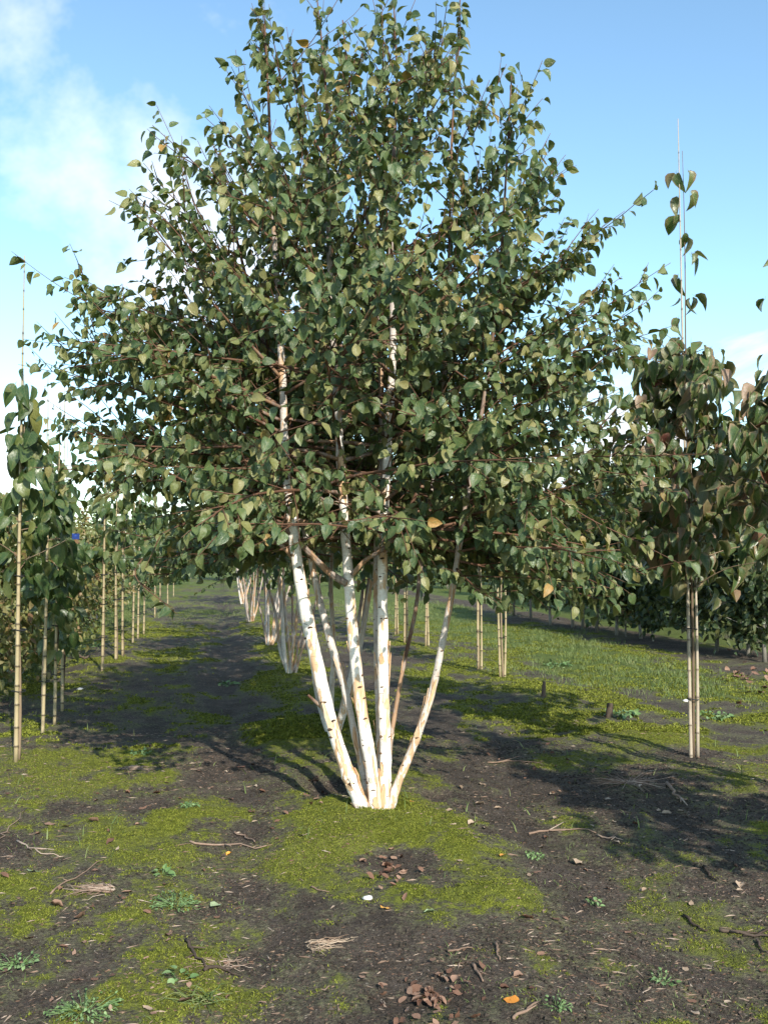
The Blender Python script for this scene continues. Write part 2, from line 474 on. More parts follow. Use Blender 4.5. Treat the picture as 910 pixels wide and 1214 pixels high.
M['dead_wood'] = simple_mat('dark rotten wood', [(0.1, (0.035, 0.026, 0.02)), (0.9, (0.12, 0.09, 0.07))], 0.9, 0.1, 40)
M['pebble'] = simple_mat('white pebble', [(0.2, (0.50, 0.49, 0.46)), (0.9, (0.74, 0.73, 0.70))], 0.6, 0.3, 60)
M['weed'] = simple_mat('weed leaf', [(0.1, (0.06, 0.12, 0.035)), (0.5, (0.12, 0.20, 0.07)), (0.9, (0.20, 0.29, 0.13))], 0.55, 0.3, 30)
M['straw'] = simple_mat('dry grass', [(0.1, (0.20, 0.13, 0.09)), (0.5, (0.36, 0.26, 0.18)), (0.9, (0.52, 0.42, 0.31))], 0.8, 0.2, 40)

# ------------------------------------------------------------------ ground
BIRCH_BASE = ground(455, 968); BIRCH_BASE[2] = 0
bx, by = BIRCH_BASE[:2]
PITS = [(ground(388, 936), 0.20, 0.10), (ground(512, 948), 0.10, 0.07), (ground(468, 1036), 0.17, 0.045), (ground(510, 1190), 0.16, 0.04)]
TUFTS = [(ground(560, 1010), 0.26, 0.03), (ground(370, 1010), 0.22, 0.028), (ground(455, 988), 0.18, 0.010), (ground(330, 870), 0.35, 0.06),
         (ground(30, 905), 0.3, 0.03), (ground(345, 805), 0.5, 0.06), (ground(600, 1075), 0.2, 0.03)]

def gz(x, y):
    x = np.asarray(x, float); y = np.asarray(y, float)
    z = 0.10 * (fbm(x * 0.35, y * 0.35, 11, 3) - 0.5)
    z = z + 0.05 * (fbm(x * 2.2, y * 1.6, 23, 3) - 0.5)
    near = 1 - sstep(10, 22, y)
    z = z + near * (0.028 * (fbm(x * 8, y * 8, 31, 3) - 0.5) + 0.010 * (fbm(x * 32, y * 32, 41, 2) - 0.5))
    z = z + 0.05 * gauss(x, 1.0, 0.5) - 0.035 * gauss(x, 0.15, 0.22) - 0.035 * gauss(x, 1.95, 0.3) + 0.04 * gauss(x, 3.7, 0.5) + 0.03 * gauss(x, -1.5, 0.4)
    for p, r, d in PITS: z = z - d * np.exp(-((x - p[0]) ** 2 + ((y - p[1]) * 0.8) ** 2) / r ** 2)
    for p, r, d in TUFTS: z = z + d * np.exp(-((x - p[0]) ** 2 + (y - p[1]) ** 2) / r ** 2)
    b = np.exp(-((x - bx) ** 2 + (y - by) ** 2) / 0.16 ** 2)
    z = z * (1 - b) + 0.0 * b
    return z

def masks(x, y):
    x = np.asarray(x, float); y = np.asarray(y, float)
    w = x + 0.30 * (fbm(x * 1.1, y * 1.1, 5, 4) - 0.5) * 2
    n = fbm(x * 1.9, y * 1.2, 71, 5, 0.62) - 0.5
    m = 0.40 + 2.4 * n
    m = m + 0.9 * (fbm(x * 6.5, y * 5.5, 171, 3) - 0.5)
    strip = sstep(0.38, 0.62, w) * (1 - sstep(1.25, 1.6, w))
    m = m + 0.30 * strip * sstep(3.9, 4.5, y)
    m = m - 0.42 * gauss(w, 0.18, 0.20) * sstep(3.6, 4.6, y)
    m = m - 0.34 * gauss(w, 1.95, 0.42)
    m = m - 0.40 * sstep(0.4, 0.7, w) * (1 - sstep(1.7, 2.0, w)) * (1 - sstep(3.9, 4.4, y))
    m = m + 0.30 * sstep(2.75, 3.3, w) * (1 - sstep(6.6, 7.2, w))
    m = m + 0.12 * (1 - sstep(-0.3, 0.0, w))
    m = m - 0.6 * gauss(w, 8.0, 0.4)
    m = m - 0.22 * gauss(w, -0.4, 0.4) * sstep(8.5, 9.5, y) * (1 - sstep(14, 20, y))
    for p, r, d in PITS: m = m - (0.15 + 1.1 * fbm(x * 9, y * 9, 181, 3)) * np.exp(-((x - p[0]) ** 2 + (y - p[1]) ** 2) / (r * 1.1) ** 2)
    for p, r, d in TUFTS: m = m + 0.55 * np.exp(-((x - p[0]) ** 2 + (y - p[1]) ** 2) / (r * 1.1) ** 2)
    g = -0.35 + 1.3 * (fbm(x * 0.8, y * 0.35, 91, 4) - 0.5)
    g = g + 0.75 * gauss(w, 5.2, 1.1) * sstep(9, 13, y) + 0.55 * gauss(w, 5.6, 1.5) + 1.25 * gauss(w, -2.9, 0.8) * sstep(9, 14, y)
    g = g + 0.55 * sstep(16, 30, y) * (1 - gauss(w, 8.0, 0.4)) + 0.5 * sstep(30, 60, y) - 0.8 * gauss(w, 8.0, 0.35) + 0.9 * sstep(8.3, 8.8, w)
    l = np.clip(0.38 + 1.8 * (fbm(x * 1.3, y * 1.3, 131, 3) - 0.5), 0, 1)
    return np.clip(m, 0, 1), np.clip(g, 0, 1), l

def axis(lo, hi, step, far_lo, far_hi, g):
    a = list(np.arange(lo, hi, step)); s = step
    while a[-1] < far_hi: s *= g; a.append(a[-1] + s)
    b = []; s = step; c = lo
    while c > far_lo: s *= g; c -= s; b.append(c)
    return np.array(b[::-1] + a)
gx = axis(-1.6, 3.6, 0.02, -700, 700, 1.06)
gy = axis(2.9, 8.2, 0.02, -60, 1500, 1.03)
GX, GY = np.meshgrid(gx, gy)
GZ = gz(GX, GY)
mo, gr, li = masks(GX, GY)
nx, ny = len(gx), len(gy)
I = np.arange(nx * ny).reshape(ny, nx)
Fq = np.stack([I[:-1, :-1], I[:-1, 1:], I[1:, 1:], I[1:, :-1]], -1).reshape(-1, 4)
def moss_lift(x, y, m):
    return 0.014 * m * (1 - sstep(8, 14, y)) * (0.4 + 1.2 * fbm(x * 16, y * 16, 7, 2))
GZ = GZ + moss_lift(GX, GY, mo)
g_o = obj('ground', mesh_np('ground', np.stack([GX, GY, GZ], -1).reshape(-1, 3), Fq, M['ground'], True,
          attrs={'moss': mo.ravel(), 'grass': gr.ravel(), 'litter': li.ravel()}))
tag(g_o, 'dark nursery soil with bands of green moss and thin grass between the rows', kind='structure')

gz_soil = gz
def gz(x, y):
    x = np.asarray(x, float); y = np.asarray(y, float)
    return gz_soil(x, y) + moss_lift(x, y, masks(x, y)[0])

def gp(px, py):
    p = ground(px, py)
    for _ in range(3):
        z = float(gz(p[0], p[1])); v = ray(px, py); k = (z - CAM_H) / v[2]
        p = np.array([0, 0, CAM_H]) + v * k
    return p

# ------------------------------------------------------------------ leaves
def leaf_template(width=0.72, fold=0.16, curl=0.25, tipc=0.0, heart=0.06, seed=0, petiole=0.3):
    rng = np.random.default_rng(seed)
    t = np.array([-heart * 0.6, 0.12, 0.34, 0.6, 0.82, 1.0])
    h = np.array([0.22, 0.82, 1.0, 0.86, 0.46, 0.0]) * width / 2
    V = []; U = []
    tw = rng.normal() * 0.12
    for k in range(6):
        ty = t[k]
        zc = -curl * max(ty, 0) ** 2 + tipc * max(ty - 0.7, 0)
        for s in (-1, 0, 1):
            if k == 5 and s: continue
            y = ty if s else max(ty, 0.0)
            x = s * h[k]
            z = zc + abs(s) * fold * h[k] * 2 + s * tw * h[k] + rng.normal() * 0.018
            V.append((x, y, z)); U.append((s * 0.999, ty))
    Q = []
    for k in range(4):
        a = k * 3
        Q += [(a, a + 1, a + 4, a + 3), (a + 1, a + 2, a + 5, a + 4)]
    T = [(12, 13, 15), (13, 14, 15)]
    n = len(V)
    V += [(-0.014, 0, 0.0), (0.014, 0, 0.0), (0.008, -petiole, 0.04), (-0.008, -petiole, 0.04)]
    U += [(0, 0)] * 4
    Q += [(n, n + 1, n + 2, n + 3)]
    return np.array(V, float), np.array(Q), np.array(T), np.array(U, float)

def leaf_set(n, width, fold, curl, heart, seed, petiole=0.3):
    rng = np.random.default_rng(seed)
    return [leaf_template(width * rng.uniform(0.88, 1.12), fold * rng.uniform(0.2, 1.7), curl * rng.uniform(-0.2, 1.9), rng.uniform(-0.2, 0.3), heart, seed * 31 + k, petiole) for k in range(n)]
LEAF = {'birch': leaf_set(12, 0.72, 0.24, 0.32, 0.06, 1), 'broad': leaf_set(8, 0.66, 0.22, 0.42, 0.1, 2, 0.25), 'heart': leaf_set(10, 0.68, 0.42, 0.6, 0.14, 3, 0.3),
        'small': leaf_set(4, 0.62, 0.15, 0.2, 0.04, 4, 0.1)}
LEAF_ME = {}
def leaf_mesh(kind, k, mat):
    key = (kind, k, mat)
    if key not in LEAF_ME:
        V, Q, T, U = LEAF[kind][k]
        LEAF_ME[key] = mesh_np('leaf', V, [Q, T], M[mat], True, uv=U)
    return LEAF_ME[key]

def nrm(a):
    return a / (np.linalg.norm(a, axis=-1, keepdims=True) + 1e-9)

def frames(tipdir, normal):
    """rotation matrices with columns x, y = tip direction, z = normal"""
    y = nrm(tipdir)
    z = nrm(normal - (normal * y).sum(-1, keepdims=True) * y)
    x = np.cross(y, z)
    return np.stack([x, y, z], -1)

def merged_leaves(name, kind, mat, P, Rm, S, var, parent, kindtag='stuff'):
    Vs, Qs, Ts, Us = [], [], [], []; n = 0
    for k, (V, Q, T, U) in enumerate(LEAF[kind]):
        i = np.where(var == k)[0]
        if not len(i): continue
        W = np.einsum('nij,vj->nvi', Rm[i], V) * S[i][:, None, None] + P[i][:, None, :]
        off = n + np.arange(len(i)) * len(V)
        Vs.append(W.reshape(-1, 3)); Us.append(np.tile(U, (len(i), 1)))
        Qs.append((Q[None] + off[:, None, None]).reshape(-1, 4)); Ts.append((T[None] + off[:, None, None]).reshape(-1, 3))
        n += len(i) * len(V)
    o = obj(name, mesh_np(name, np.vstack(Vs), [np.vstack(Qs), np.vstack(Ts)], M[mat], True, uv=np.vstack(Us)), parent)
    return tag(o, kind=kindtag)

def place_leaves(root, kind, mat, P, D, Nn, S, seed, nparts, crown_name='crown'):
    """P local to root. The nparts leaves that show largest become leaf objects, the rest one crown mesh."""
    rng = np.random.default_rng(seed)
    P = np.asarray(P); Rm = frames(np.asarray(D), np.asarray(Nn)); S = np.asarray(S)
    var = rng.integers(0, len(LEAF[kind]), len(P))
    part = np.zeros(len(P), bool)
    if nparts:
        W = P + np.array(root.location)
        px, py, dep = pix(W)
        view = nrm(np.array([0, 0, CAM_H]) - W)
        face = np.abs((Rm[:, :, 2] * view).sum(-1))
        sc = S / dep * (0.4 + 0.6 * face)
        sc[(px < 5) | (px > 905) | (py < 5) | (py > 1209) | (dep < 0.5)] = 0
        idx = np.argsort(-sc)[:nparts]
        idx = idx[sc[idx] > 0]
        part[idx] = True
        for i in idx:
            o = bpy.data.objects.new('leaf', leaf_mesh(kind, int(var[i]), mat))
            Mx = Matrix(Rm[i].tolist()).to_4x4() @ Matrix.Scale(float(S[i]), 4)
            Mx.translation = Vector(P[i].tolist())
            COL.objects.link(o); o.parent = root
            o.matrix_local = Mx
    r = ~part
    if r.any():
        merged_leaves(crown_name, kind, mat, P[r], Rm[r], S[r], var[r], root)

SUNH = np.array([TO_SUN.x, TO_SUN.y, TO_SUN.z])

def leaf_pose(rng, twdir, out, droop=0.75, face=0.5, jit=0.5):
    d = 0.35 * out + 0.3 * twdir + np.array([0, 0, -droop]) + jit * rng.normal(size=3)
    n = 0.65 * out + np.array([0, 0, 0.45]) + face * SUNH + 0.55 * rng.normal(size=3)
    return d, n

# ------------------------------------------------------------------ multi-stemmed birch
def rot_about(v, ax, a):
    ax = ax / (np.linalg.norm(ax) + 1e-9)
    return v * math.cos(a) + np.cross(ax, v) * math.sin(a) + ax * np.dot(ax, v) * (1 - math.cos(a))

def grow(rng, p, d, L, up, wob=0.10, step=0.07):
    n = max(3, int(L / step)); s = L / n
    P = [p]; d = d / np.linalg.norm(d)
    for k in range(n):
        d = d + np.array([0, 0, up]) * s + wob * rng.normal(size=3) * math.sqrt(s)
        d = d / np.linalg.norm(d)
        P.append(P[-1] + d * s)
    return np.array(P)

def birch(base, label, stems, env, zlow, seed, leaf_len, spacing, leafgap, nparts, group, detail=True, keep=None, sec=0.1, dens=(1, 1, 1, 1), trim=None, skip=None, sprigs=()):
    """stems: list of (points local, radii); env(P) -> normalised distance to the crown surface (<1 inside)"""
    rng = np.random.default_rng(seed)
    root = empty('birch_tree', base, label, 'tree', group)
    LP, LD, LN, LS = [], [], [], []
    def leaves_on(P, gap, start):
        seg = np.linalg.norm(np.diff(P, axis=0), axis=1); cum = np.concatenate([[0], np.cumsum(seg)])
        L = cum[-1]; s = start; k = 0
        while s < L:
            i = min(np.searchsorted(cum, s) - 1, len(P) - 2); i = max(i, 0)
            q = P[i] + (P[i + 1] - P[i]) * ((s - cum[i]) / (seg[i] + 1e-9))
            td = nrm(P[i + 1] - P[i])
            side = nrm(np.cross(td, np.array([0, 0, 1.0])) + 1e-6) * (1 if k % 2 else -1)
            out = nrm(np.array([q[0], q[1], 0.0]) + 0.3 * rng.normal(size=3))
            d, n = leaf_pose(rng, td, nrm(out + 0.8 * side))
            S = leaf_len * rng.uniform(0.58, 1.22)
            pos = q + 0.28 * S * nrm(d)
            if (keep is None or keep(pos, rng)):
                LP.append(pos); LD.append(d); LN.append(n); LS.append(S)
            k += 1; s += gap * rng.uniform(0.6, 1.4)
    for si, (SP, SR, zs) in enumerate(stems):
        n = 70 if detail else 30
        P = smooth_poly(SP, n)
        r = np.interp(np.linspace(0, len(SR) - 1, n), np.arange(len(SR)), SR)
        r = r * (1 + 0.05 * rng.normal(size=n))
        mb = MB(); mb.tube(P, r, 14 if detail else 8, 0.03, rng)
        stem = obj('stem', mb.mesh('stem', M['bark_birch']), root)
        if detail:
            # branch scars and curling bark
            for k in range(int(11 * min(1, SR[0] / 0.04) + 2)):
                i = int(rng.uniform(0.03, 0.45) * n)
                a = rng.uniform(-1.4, 1.4) - math.pi / 2 - YAW
                o_ = np.array([math.cos(a), math.sin(a), 0])
                c = P[i] + o_ * r[i] * 0.93
                m2 = MB()
                side = np.array([-o_[1], o_[0], 0.0])
                w = r[i] * rng.uniform(0.16, 0.5)
                tt = np.linspace(-1, 1, 5); skew = rng.uniform(-0.15, 0.35)
                m2.tube(np.array([c + side * w * u + o_ * (0.004 - 0.35 * w * u * u) + np.array([0, 0, -skew * w * abs(u) + 0.15 * w * u]) for u in tt]), w * rng.uniform(0.3, 0.6) * (1 - 0.75 * tt ** 2) * rng.uniform(0.75, 1.25, 5), 6)
                obj('branch_scar', m2.mesh('branch_scar', M['knot']), stem)
            for k in range(int(9 * min(1, SR[0] / 0.04) + 1)):
                i = int(rng.uniform(0.02, 0.36) * n)
                a = rng.uniform(-1.6, 1.6) - math.pi / 2 - YAW
                L = rng.uniform(0.05, 0.22); wd = rng.uniform(0.15, 0.45)
                i2 = max(i + 1, min(n - 1, i + int(L / max(1e-3, np.linalg.norm(P[i + 1] - P[i])))))
                V = []; Q = []
                ks = np.linspace(0, 1, 6)
                lift0 = rng.uniform(0.1, 0.5)
                for t in ks:
                    f = i + (i2 - i) * t; j = int(f); cpt = P[j] + (P[min(j + 1, n - 1)] - P[j]) * (f - j)
                    rr = r[j] * 1.04 + 0.002 + lift0 * 0.02 * t * t
                    for u in (-1, 0, 1):
                        aa = a + u * wd * (0.35 + 0.65 * math.sin(math.pi * (0.15 + 0.85 * t))) * rng.uniform(0.6, 1.2)
                        lift = 0.006 * abs(u) * t
                        V.append(cpt + np.array([math.cos(aa), math.sin(aa), 0]) * (rr + lift))
                for q in range(5):
                    b0 = q * 3
                    Q += [(b0, b0 + 1, b0 + 4, b0 + 3), (b0 + 1, b0 + 2, b0 + 5, b0 + 4)]
                obj('bark_flake', mesh_np('bark_flake', np.array(V), np.array(Q), M['flake']), stem)
        # branches
        zz = P[:, 2]
        z = zs + rng.uniform(0, spacing); az = rng.uniform(0, 6.28)
        while z < zz[-1] - 0.03:
            i = min(int(np.searchsorted(zz, z)), n - 2)
            p = P[i]
            az += 2.4 + rng.normal() * 0.4
            outv = np.array([p[0], p[1]]); on = np.linalg.norm(outv)
            dv = np.array([math.cos(az), math.sin(az)]) + outv / (on + 0.15) * 0.7
            dv = dv / (np.linalg.norm(dv) + 1e-9)
            hf = np.clip((z - zlow) / (zz[-1] - zlow), 0, 1)
            el = R(float(np.interp(z - zlow, [0, 0.45, 0.9, 1.6, 2.4, 3.5], [0, 8, 20, 36, 48, 60])) + rng.normal() * 8)
            d = np.array([dv[0] * math.cos(el), dv[1] * math.cos(el), math.sin(el)])
            # length until the crown surface
            L = 0.2
            while L < 2.6 and env(p + d * L) < 1: L += 0.06
            L *= rng.uniform(0.78, 1.03)
            if rng.random() < 0.22: L *= rng.uniform(1.06, 1.26)
            if env(p) > 1.05: z += spacing; continue
            Bp = grow(rng, p, d, L, float(np.interp(z - zlow, [0, 0.5, 1.2], [-0.22, -0.12, 0.10])), 0.13)
            if skip is not None and skip(p, d, rng): z += 0.4 * spacing; continue
            if trim is not None:
                Bp = Bp[:max(3, trim(Bp))]; L = float(np.linalg.norm(np.diff(Bp, axis=0), axis=1).sum())
            r0 = min(0.5 * r[i], 0.004 + 0.006 * L)
            mb = MB()
            mb.tube(Bp, np.linspace(r0, 0.0016, len(Bp)), 6 if detail else 4)
            leaves_on(Bp, leafgap, 0.25 * L)
            s = 0.16 * L; k = 0
            while s < L - 0.06:
                j = min(int(s / L * (len(Bp) - 1)), len(Bp) - 2)
                td = nrm(Bp[j + 1] - Bp[j])
                ax = rot_about(np.array([0, 0, 1.0]), td, rng.uniform(-1.2, 1.2))
                sd_ = rot_about(td, ax, (1 if k % 2 else -1) * rng.uniform(0.5, 1.0))
                L2 = rng.uniform(0.16, 0.52) * (0.55 + 0.6 * (1 - s / L)) * min(1.2, 0.45 + L)
                if env(Bp[j] + sd_ * L2) < 1.10:
                    Tp = grow(rng, Bp[j], sd_, L2, 0.05 if z > zlow + 0.5 else -0.35, 0.16)
                    if trim is not None: Tp = Tp[:max(2, trim(Tp))]
                    mb.tube(Tp, np.linspace(min(0.004, r0 * 0.6), 0.0012, len(Tp)), 4 if detail else 3)
                    leaves_on(Tp, leafgap, 0.03)
                s += sec * rng.uniform(0.7, 1.3); k += 1
            obj('branch', mb.mesh('branch', M['bark_birch']), stem)
            z += spacing * rng.uniform(0.6, 1.4) * float(np.interp(z, [zlow + 0.1, zlow + 1.2, zlow + 2.2, zlow + 3.2], dens))
        leaves_on(P[int(n * 0.72):], leafgap * 0.7, 0.0)
    sc_ = [c for c in root.children if c.name.startswith('stem')]
    for k, (si, P) in enumerate(sprigs):
        mb = MB(); mb.tube(P, np.linspace(0.005, 0.0015, len(P)), 5)
        leaves_on(P, leafgap * 1.25, 0.0)
        for j in range(3, len(P) - 3, 4):
            td = nrm(P[j + 1] - P[j])
            Tp = grow(rng, P[j], rot_about(td, rot_about(np.array([0, 0, 1.0]), td, rng.uniform(-1.5, 1.5)), rng.choice([-1, 1]) * 0.7), rng.uniform(0.08, 0.22), 0.0, 0.15)
            mb.tube(Tp, np.linspace(0.003, 0.0012, len(Tp)), 4); leaves_on(Tp, leafgap, 0.02)
        obj('branch', mb.mesh('branch', M['bark_birch']), sc_[si])
    place_leaves(root, 'birch', 'birch_leaf', LP, LD, LN, LS, seed + 5, nparts)
    return root, len(LP)

# the birch in the foreground: stems traced in the photograph and given their own depth
D0 = float(BIRCH_BASE[0] * FWD[0] + BIRCH_BASE[1] * FWD[1])
MPP = D0 / F
def stem(pts, depths, widths, zs):
    dd = np.interp(np.linspace(0, 1, len(pts)), np.linspace(0, 1, len(depths)), depths)
    P = np.array([at(x, y, D0 + d) for (x, y), d in zip(pts, dd)]) - BIRCH_BASE
    P[0, 2] = min(P[0, 2], -0.03)
    return P, np.array(widths) * MPP / 2, zs
STEMS = [
    stem([(437, 976), (424, 945), (405, 896), (388, 840), (372, 770), (356, 690), (345, 610), (338, 540), (335, 450), (328, 330), (322, 220), (318, 110), (313, 12)], [0.0, -0.05, -0.1, 0.0], [20, 18, 15.5, 15, 15, 14, 12, 10, 8.5, 7, 5, 3, 1.5], 1.45),
    stem([(442, 974), (436, 940), (426, 896), (408, 815), (390, 755), (374, 690), (358, 610), (340, 520), (310, 400), (280, 280), (255, 150)], [0.04, 0.15, 0.4, 0.6], [10, 9, 8.5, 8.5, 9, 8.5, 7.5, 6.5, 5, 3.5, 1.5], 1.42),
    stem([(446, 976), (444, 940), (438, 896), (428, 840), (420, 770), (414, 700), (410, 640), (405, 570), (401, 500), (396, 420), (390, 300), (388, 190), (386, 100), (376, 0)], [-0.02, 0.0, 0.05, 0.1], [18, 16, 15, 14, 13, 12, 11.5, 10.5, 9.5, 8.5, 7, 5, 3, 1.5], 1.5),
    stem([(455, 976), (456, 940), (457, 896), (455, 840), (454, 770), (453, 700), (454, 640), (458, 560), (462, 480), (466, 400), (463, 300), (466, 200), (470, 90), (466, -6)], [-0.01, 0.05, 0.1, 0.2], [17, 15, 14, 13.5, 13, 12, 11, 10.5, 9.5, 8.5, 6.5, 5, 3, 1.5], 1.62),
    stem([(452, 966), (450, 870), (447, 780), (446, 690), (447, 640), (452, 540), (451, 440), (440, 300), (420, 160), (406, 24)], [0.05, 0.2, 0.4, 0.55], [9, 8.5, 8.5, 8, 8, 7.5, 6.5, 5, 3.5, 1.5], 1.5),
    stem([(459, 974), (468, 938), (485, 896), (497, 866), (513, 815), (526, 752), (537, 695), (545, 640), (562, 540), (580, 430), (592, 320), (600, 200), (606, 90)], [0.0, -0.1, -0.2, -0.15], [12, 10.5, 9.5, 9, 8.5, 8, 7.5, 7, 5.5, 4.5, 3.5, 2.5, 1.5], 1.40),
    stem([(459, 930), (462, 890), (468, 845), (480, 780), (488, 745), (494, 712), (502, 640), (518, 540), (528, 420), (532, 300), (536, 150), (545, 0)], [0.05, 0.25, 0.5, 0.5], [6, 5.5, 5.5, 5, 5, 5, 6, 5.5, 5, 4, 3, 1.5], 1.65),
]
_hy = np.array([-20, 5, 60, 120, 180, 240, 340, 420, 500, 600, 680, 740])
_L = np.array([110, 148, 180, 222, 265, 298, 365, 392, 385, 365, 325, 255]) * MPP
_Rr = np.array([70, 98, 140, 168, 200, 232, 296, 300, 295, 315, 350, 260]) * MPP
_hz = CAM_H + (HORIZON - _hy) * MPP
def env_main(p):
    u = p[0] * RIGHT[0] + p[1] * RIGHT[1]; w = p[0] * FWD[0] + p[1] * FWD[1]; z = p[2]
    if z > 5.05 or z < 1.0: return 2.0
    L = np.interp(z, _hz[::-1], _L[::-1]); Rr = np.interp(z, _hz[::-1], _Rr[::-1])
    hw = L if u < 0 else Rr
    hd = 0.42 * (L + Rr)
    return math.sqrt((u / hw) ** 2 + (w / hd) ** 2)
_bot_x = np.array([60, 110, 200, 250, 300, 330, 400, 470, 520, 560, 640, 700, 800])
_bot_y = np.array([570, 665, 740, 740, 700, 660, 645, 670, 712, 718, 725, 738, 705])
def keep_main(p, rng):
    X, Y, dep = pix(p + BIRCH_BASE)
    if Y > np.interp(X, _bot_x, _bot_y) + rng.normal() * 8: return False
    w = p[0] * FWD[0] + p[1] * FWD[1]
    if w < 0.0 and Y > 400:
        sx = (np.interp(Y, [400, 500, 700], [333, 336, 358]), np.interp(Y, [400, 500, 700], [395, 401, 414]), np.interp(Y, [400, 500, 700], [466, 461, 452]))
        if min(abs(X - q) for q in sx) < 15: return rng.random() < 0.30
        if 325 < X < 478: return rng.random() < 0.75
    return True
def trim_main(P):
    X, Y, dep = pix(P + BIRCH_BASE)
    bad = np.where(Y > np.interp(X, _bot_x, _bot_y))[0]
    return int(bad[0]) if len(bad) else len(P)
def skip_main(p, d, rng):
    X = pix(p + BIRCH_BASE)[0]
    return p[2] < 2.2 and X < 480 and d[0] * FWD[0] + d[1] * FWD[1] < -0.35 and rng.random() < 0.6
def sprig(si, pts, d0, d1):
    P = np.array([at(x, y, D0 + dd) for (x, y), dd in zip(pts, np.linspace(d0, d1, len(pts)))]) - BIRCH_BASE
    return si, smooth_poly(P, 18)
SPRIGS = [sprig(0, [(210, 425), (165, 385), (110, 362), (60, 332), (14, 298)], 0, -0.1), sprig(0, [(255, 330), (232, 250), (215, 190), (186, 125)], 0, 0.1), sprig(0, [(180, 420), (120, 405), (75, 408), (28, 402)], 0.2, 0.2),
          sprig(0, [(230, 300), (190, 255), (148, 232)], -0.1, -0.2), sprig(1, [(150, 480), (100, 450), (60, 440), (22, 432)], 0.3, 0.3), sprig(1, [(190, 640), (160, 680), (195, 715), (210, 728)], -0.3, -0.5),
          sprig(5, [(640, 365), (680, 300), (710, 272), (740, 250)], 0, -0.1), sprig(5, [(660, 405), (720, 385), (760, 362), (780, 345)], 0.1, 0.1), sprig(5, [(640, 430), (710, 408), (760, 398), (800, 385)], -0.2, -0.3),
          sprig(5, [(600, 250), (630, 200), (652, 158)], 0, 0), sprig(6, [(540, 90), (545, 45), (545, 2)], 0.4, 0.4), sprig(6, [(560, 160), (585, 110), (600, 76)], 0.2, 0.2), sprig(0, [(320, 120), (314, 60), (311, 8)], 0, 0),
          sprig(5, [(620, 560), (690, 610), (750, 640), (805, 668)], -0.4, -0.6), sprig(5, [(620, 600), (680, 660), (740, 690)], -0.5, -0.7), sprig(3, [(470, 90), (452, 40), (440, -8)], 0.1, 0.1)]
main, nl = birch(BIRCH_BASE, 'large multi-stemmed white birch with full leafy crown and sunlit peeling bark on a mossy mound',
                 STEMS, env_main, 1.45, 3, 0.068, 0.10, 0.041, 300, 'birches in the middle row', keep=keep_main, dens=(0.27, 0.60, 2.1, 3.2), trim=trim_main, skip=skip_main, sprigs=SPRIGS)
print('main leaves', nl)
# fused foot of the stems
rc = np.random.default_rng(12)
mb = MB(); tz = np.linspace(0, 1, 8); fc = at(448, 972, D0) - BIRCH_BASE
mb.tube(np.stack([np.full(8, fc[0]), np.full(8, fc[1] + 0.02), -0.05 + 0.11 * tz], -1), np.array([0.105, 0.10, 0.09, 0.078, 0.066, 0.055, 0.045, 0.03]), 14, 0.07, rc, attr=np.linspace(0.0, 0.035, 8))
obj('root_collar', mb.mesh('root_collar', M['bark_birch']), main)
# bare lower limbs seen crossing the stems, and a dead stub
first = [c for c in main.children if c.name.startswith('stem')]
for pts, wd in (([(411, 692), (392, 680), (375, 664), (352, 640), (330, 618), (305, 590), (285, 560)], (9, 4)),
                ([(352, 668), (338, 650), (318, 634), (296, 620), (270, 612)], (7, 3)),
                ([(417, 682), (432, 665), (448, 655), (470, 640), (505, 628), (540, 620)], (6, 3)),
                ([(455, 655), (468, 635), (484, 606), (496, 578), (510, 540)], (7, 3)),
                ([(381, 838), (374, 832), (365, 824)], (5, 3))):
    P = np.array([at(x, y, D0 - 0.02 - 0.02 * k) for k, (x, y) in enumerate(pts)]) - BIRCH_BASE
    mb = MB(); mb.tube(smooth_poly(P, 16), np.linspace(wd[0], wd[1], 16) * MPP / 2, 8, attr=np.linspace(0.016, 0.008, 16))
    obj('branch', mb.mesh('branch', M['bark_birch']), first[0] if pts[0][0] < 400 else first[2])

def generic_birch(base, label, seed, height, nst, leafgap, spacing, detail=False, spread=0.75):
    rng = np.random.default_rng(seed)
    sts = []
    a0 = rng.uniform(0, 6.28)
    for k in range(nst):
        a = a0 + k * 6.283 / nst + rng.normal() * 0.3
        sp = spread * rng.uniform(0.5, 1.2); H = height * rng.uniform(0.82, 1.0)
        pts = []
        for t in (0, 0.08, 0.2, 0.35, 0.55, 0.8, 1.0):
            rr = sp * (0.06 + 1.25 * t ** 0.8 * (1 - 0.25 * t)) if t else 0.04
            pts.append((math.cos(a + 0.2 * t) * rr + rng.normal() * 0.015, math.sin(a + 0.2 * t) * rr + rng.normal() * 0.015, H * t - (0.03 if t == 0 else 0)))
        w = rng.uniform(0.017, 0.030)
        sts.append((np.array(pts), w * np.array([1.1, 0.95, 0.8, 0.65, 0.45, 0.2, 0.05]), 1.35))
    def env(p):
        z = p[2]
        if z > height or z < 0.95: return 2
        t = (z - 0.95) / (height - 0.95)
        r = 1.55 * math.sin(math.pi * min(1, 0.18 + 0.80 * t)) ** 0.8 + 0.1
        return math.hypot(p[0], p[1]) / r
    return birch(base, label, sts, env, 1.25, seed, 0.09, spacing, leafgap, 0, 'birches in the middle row', detail, sec=0.14)

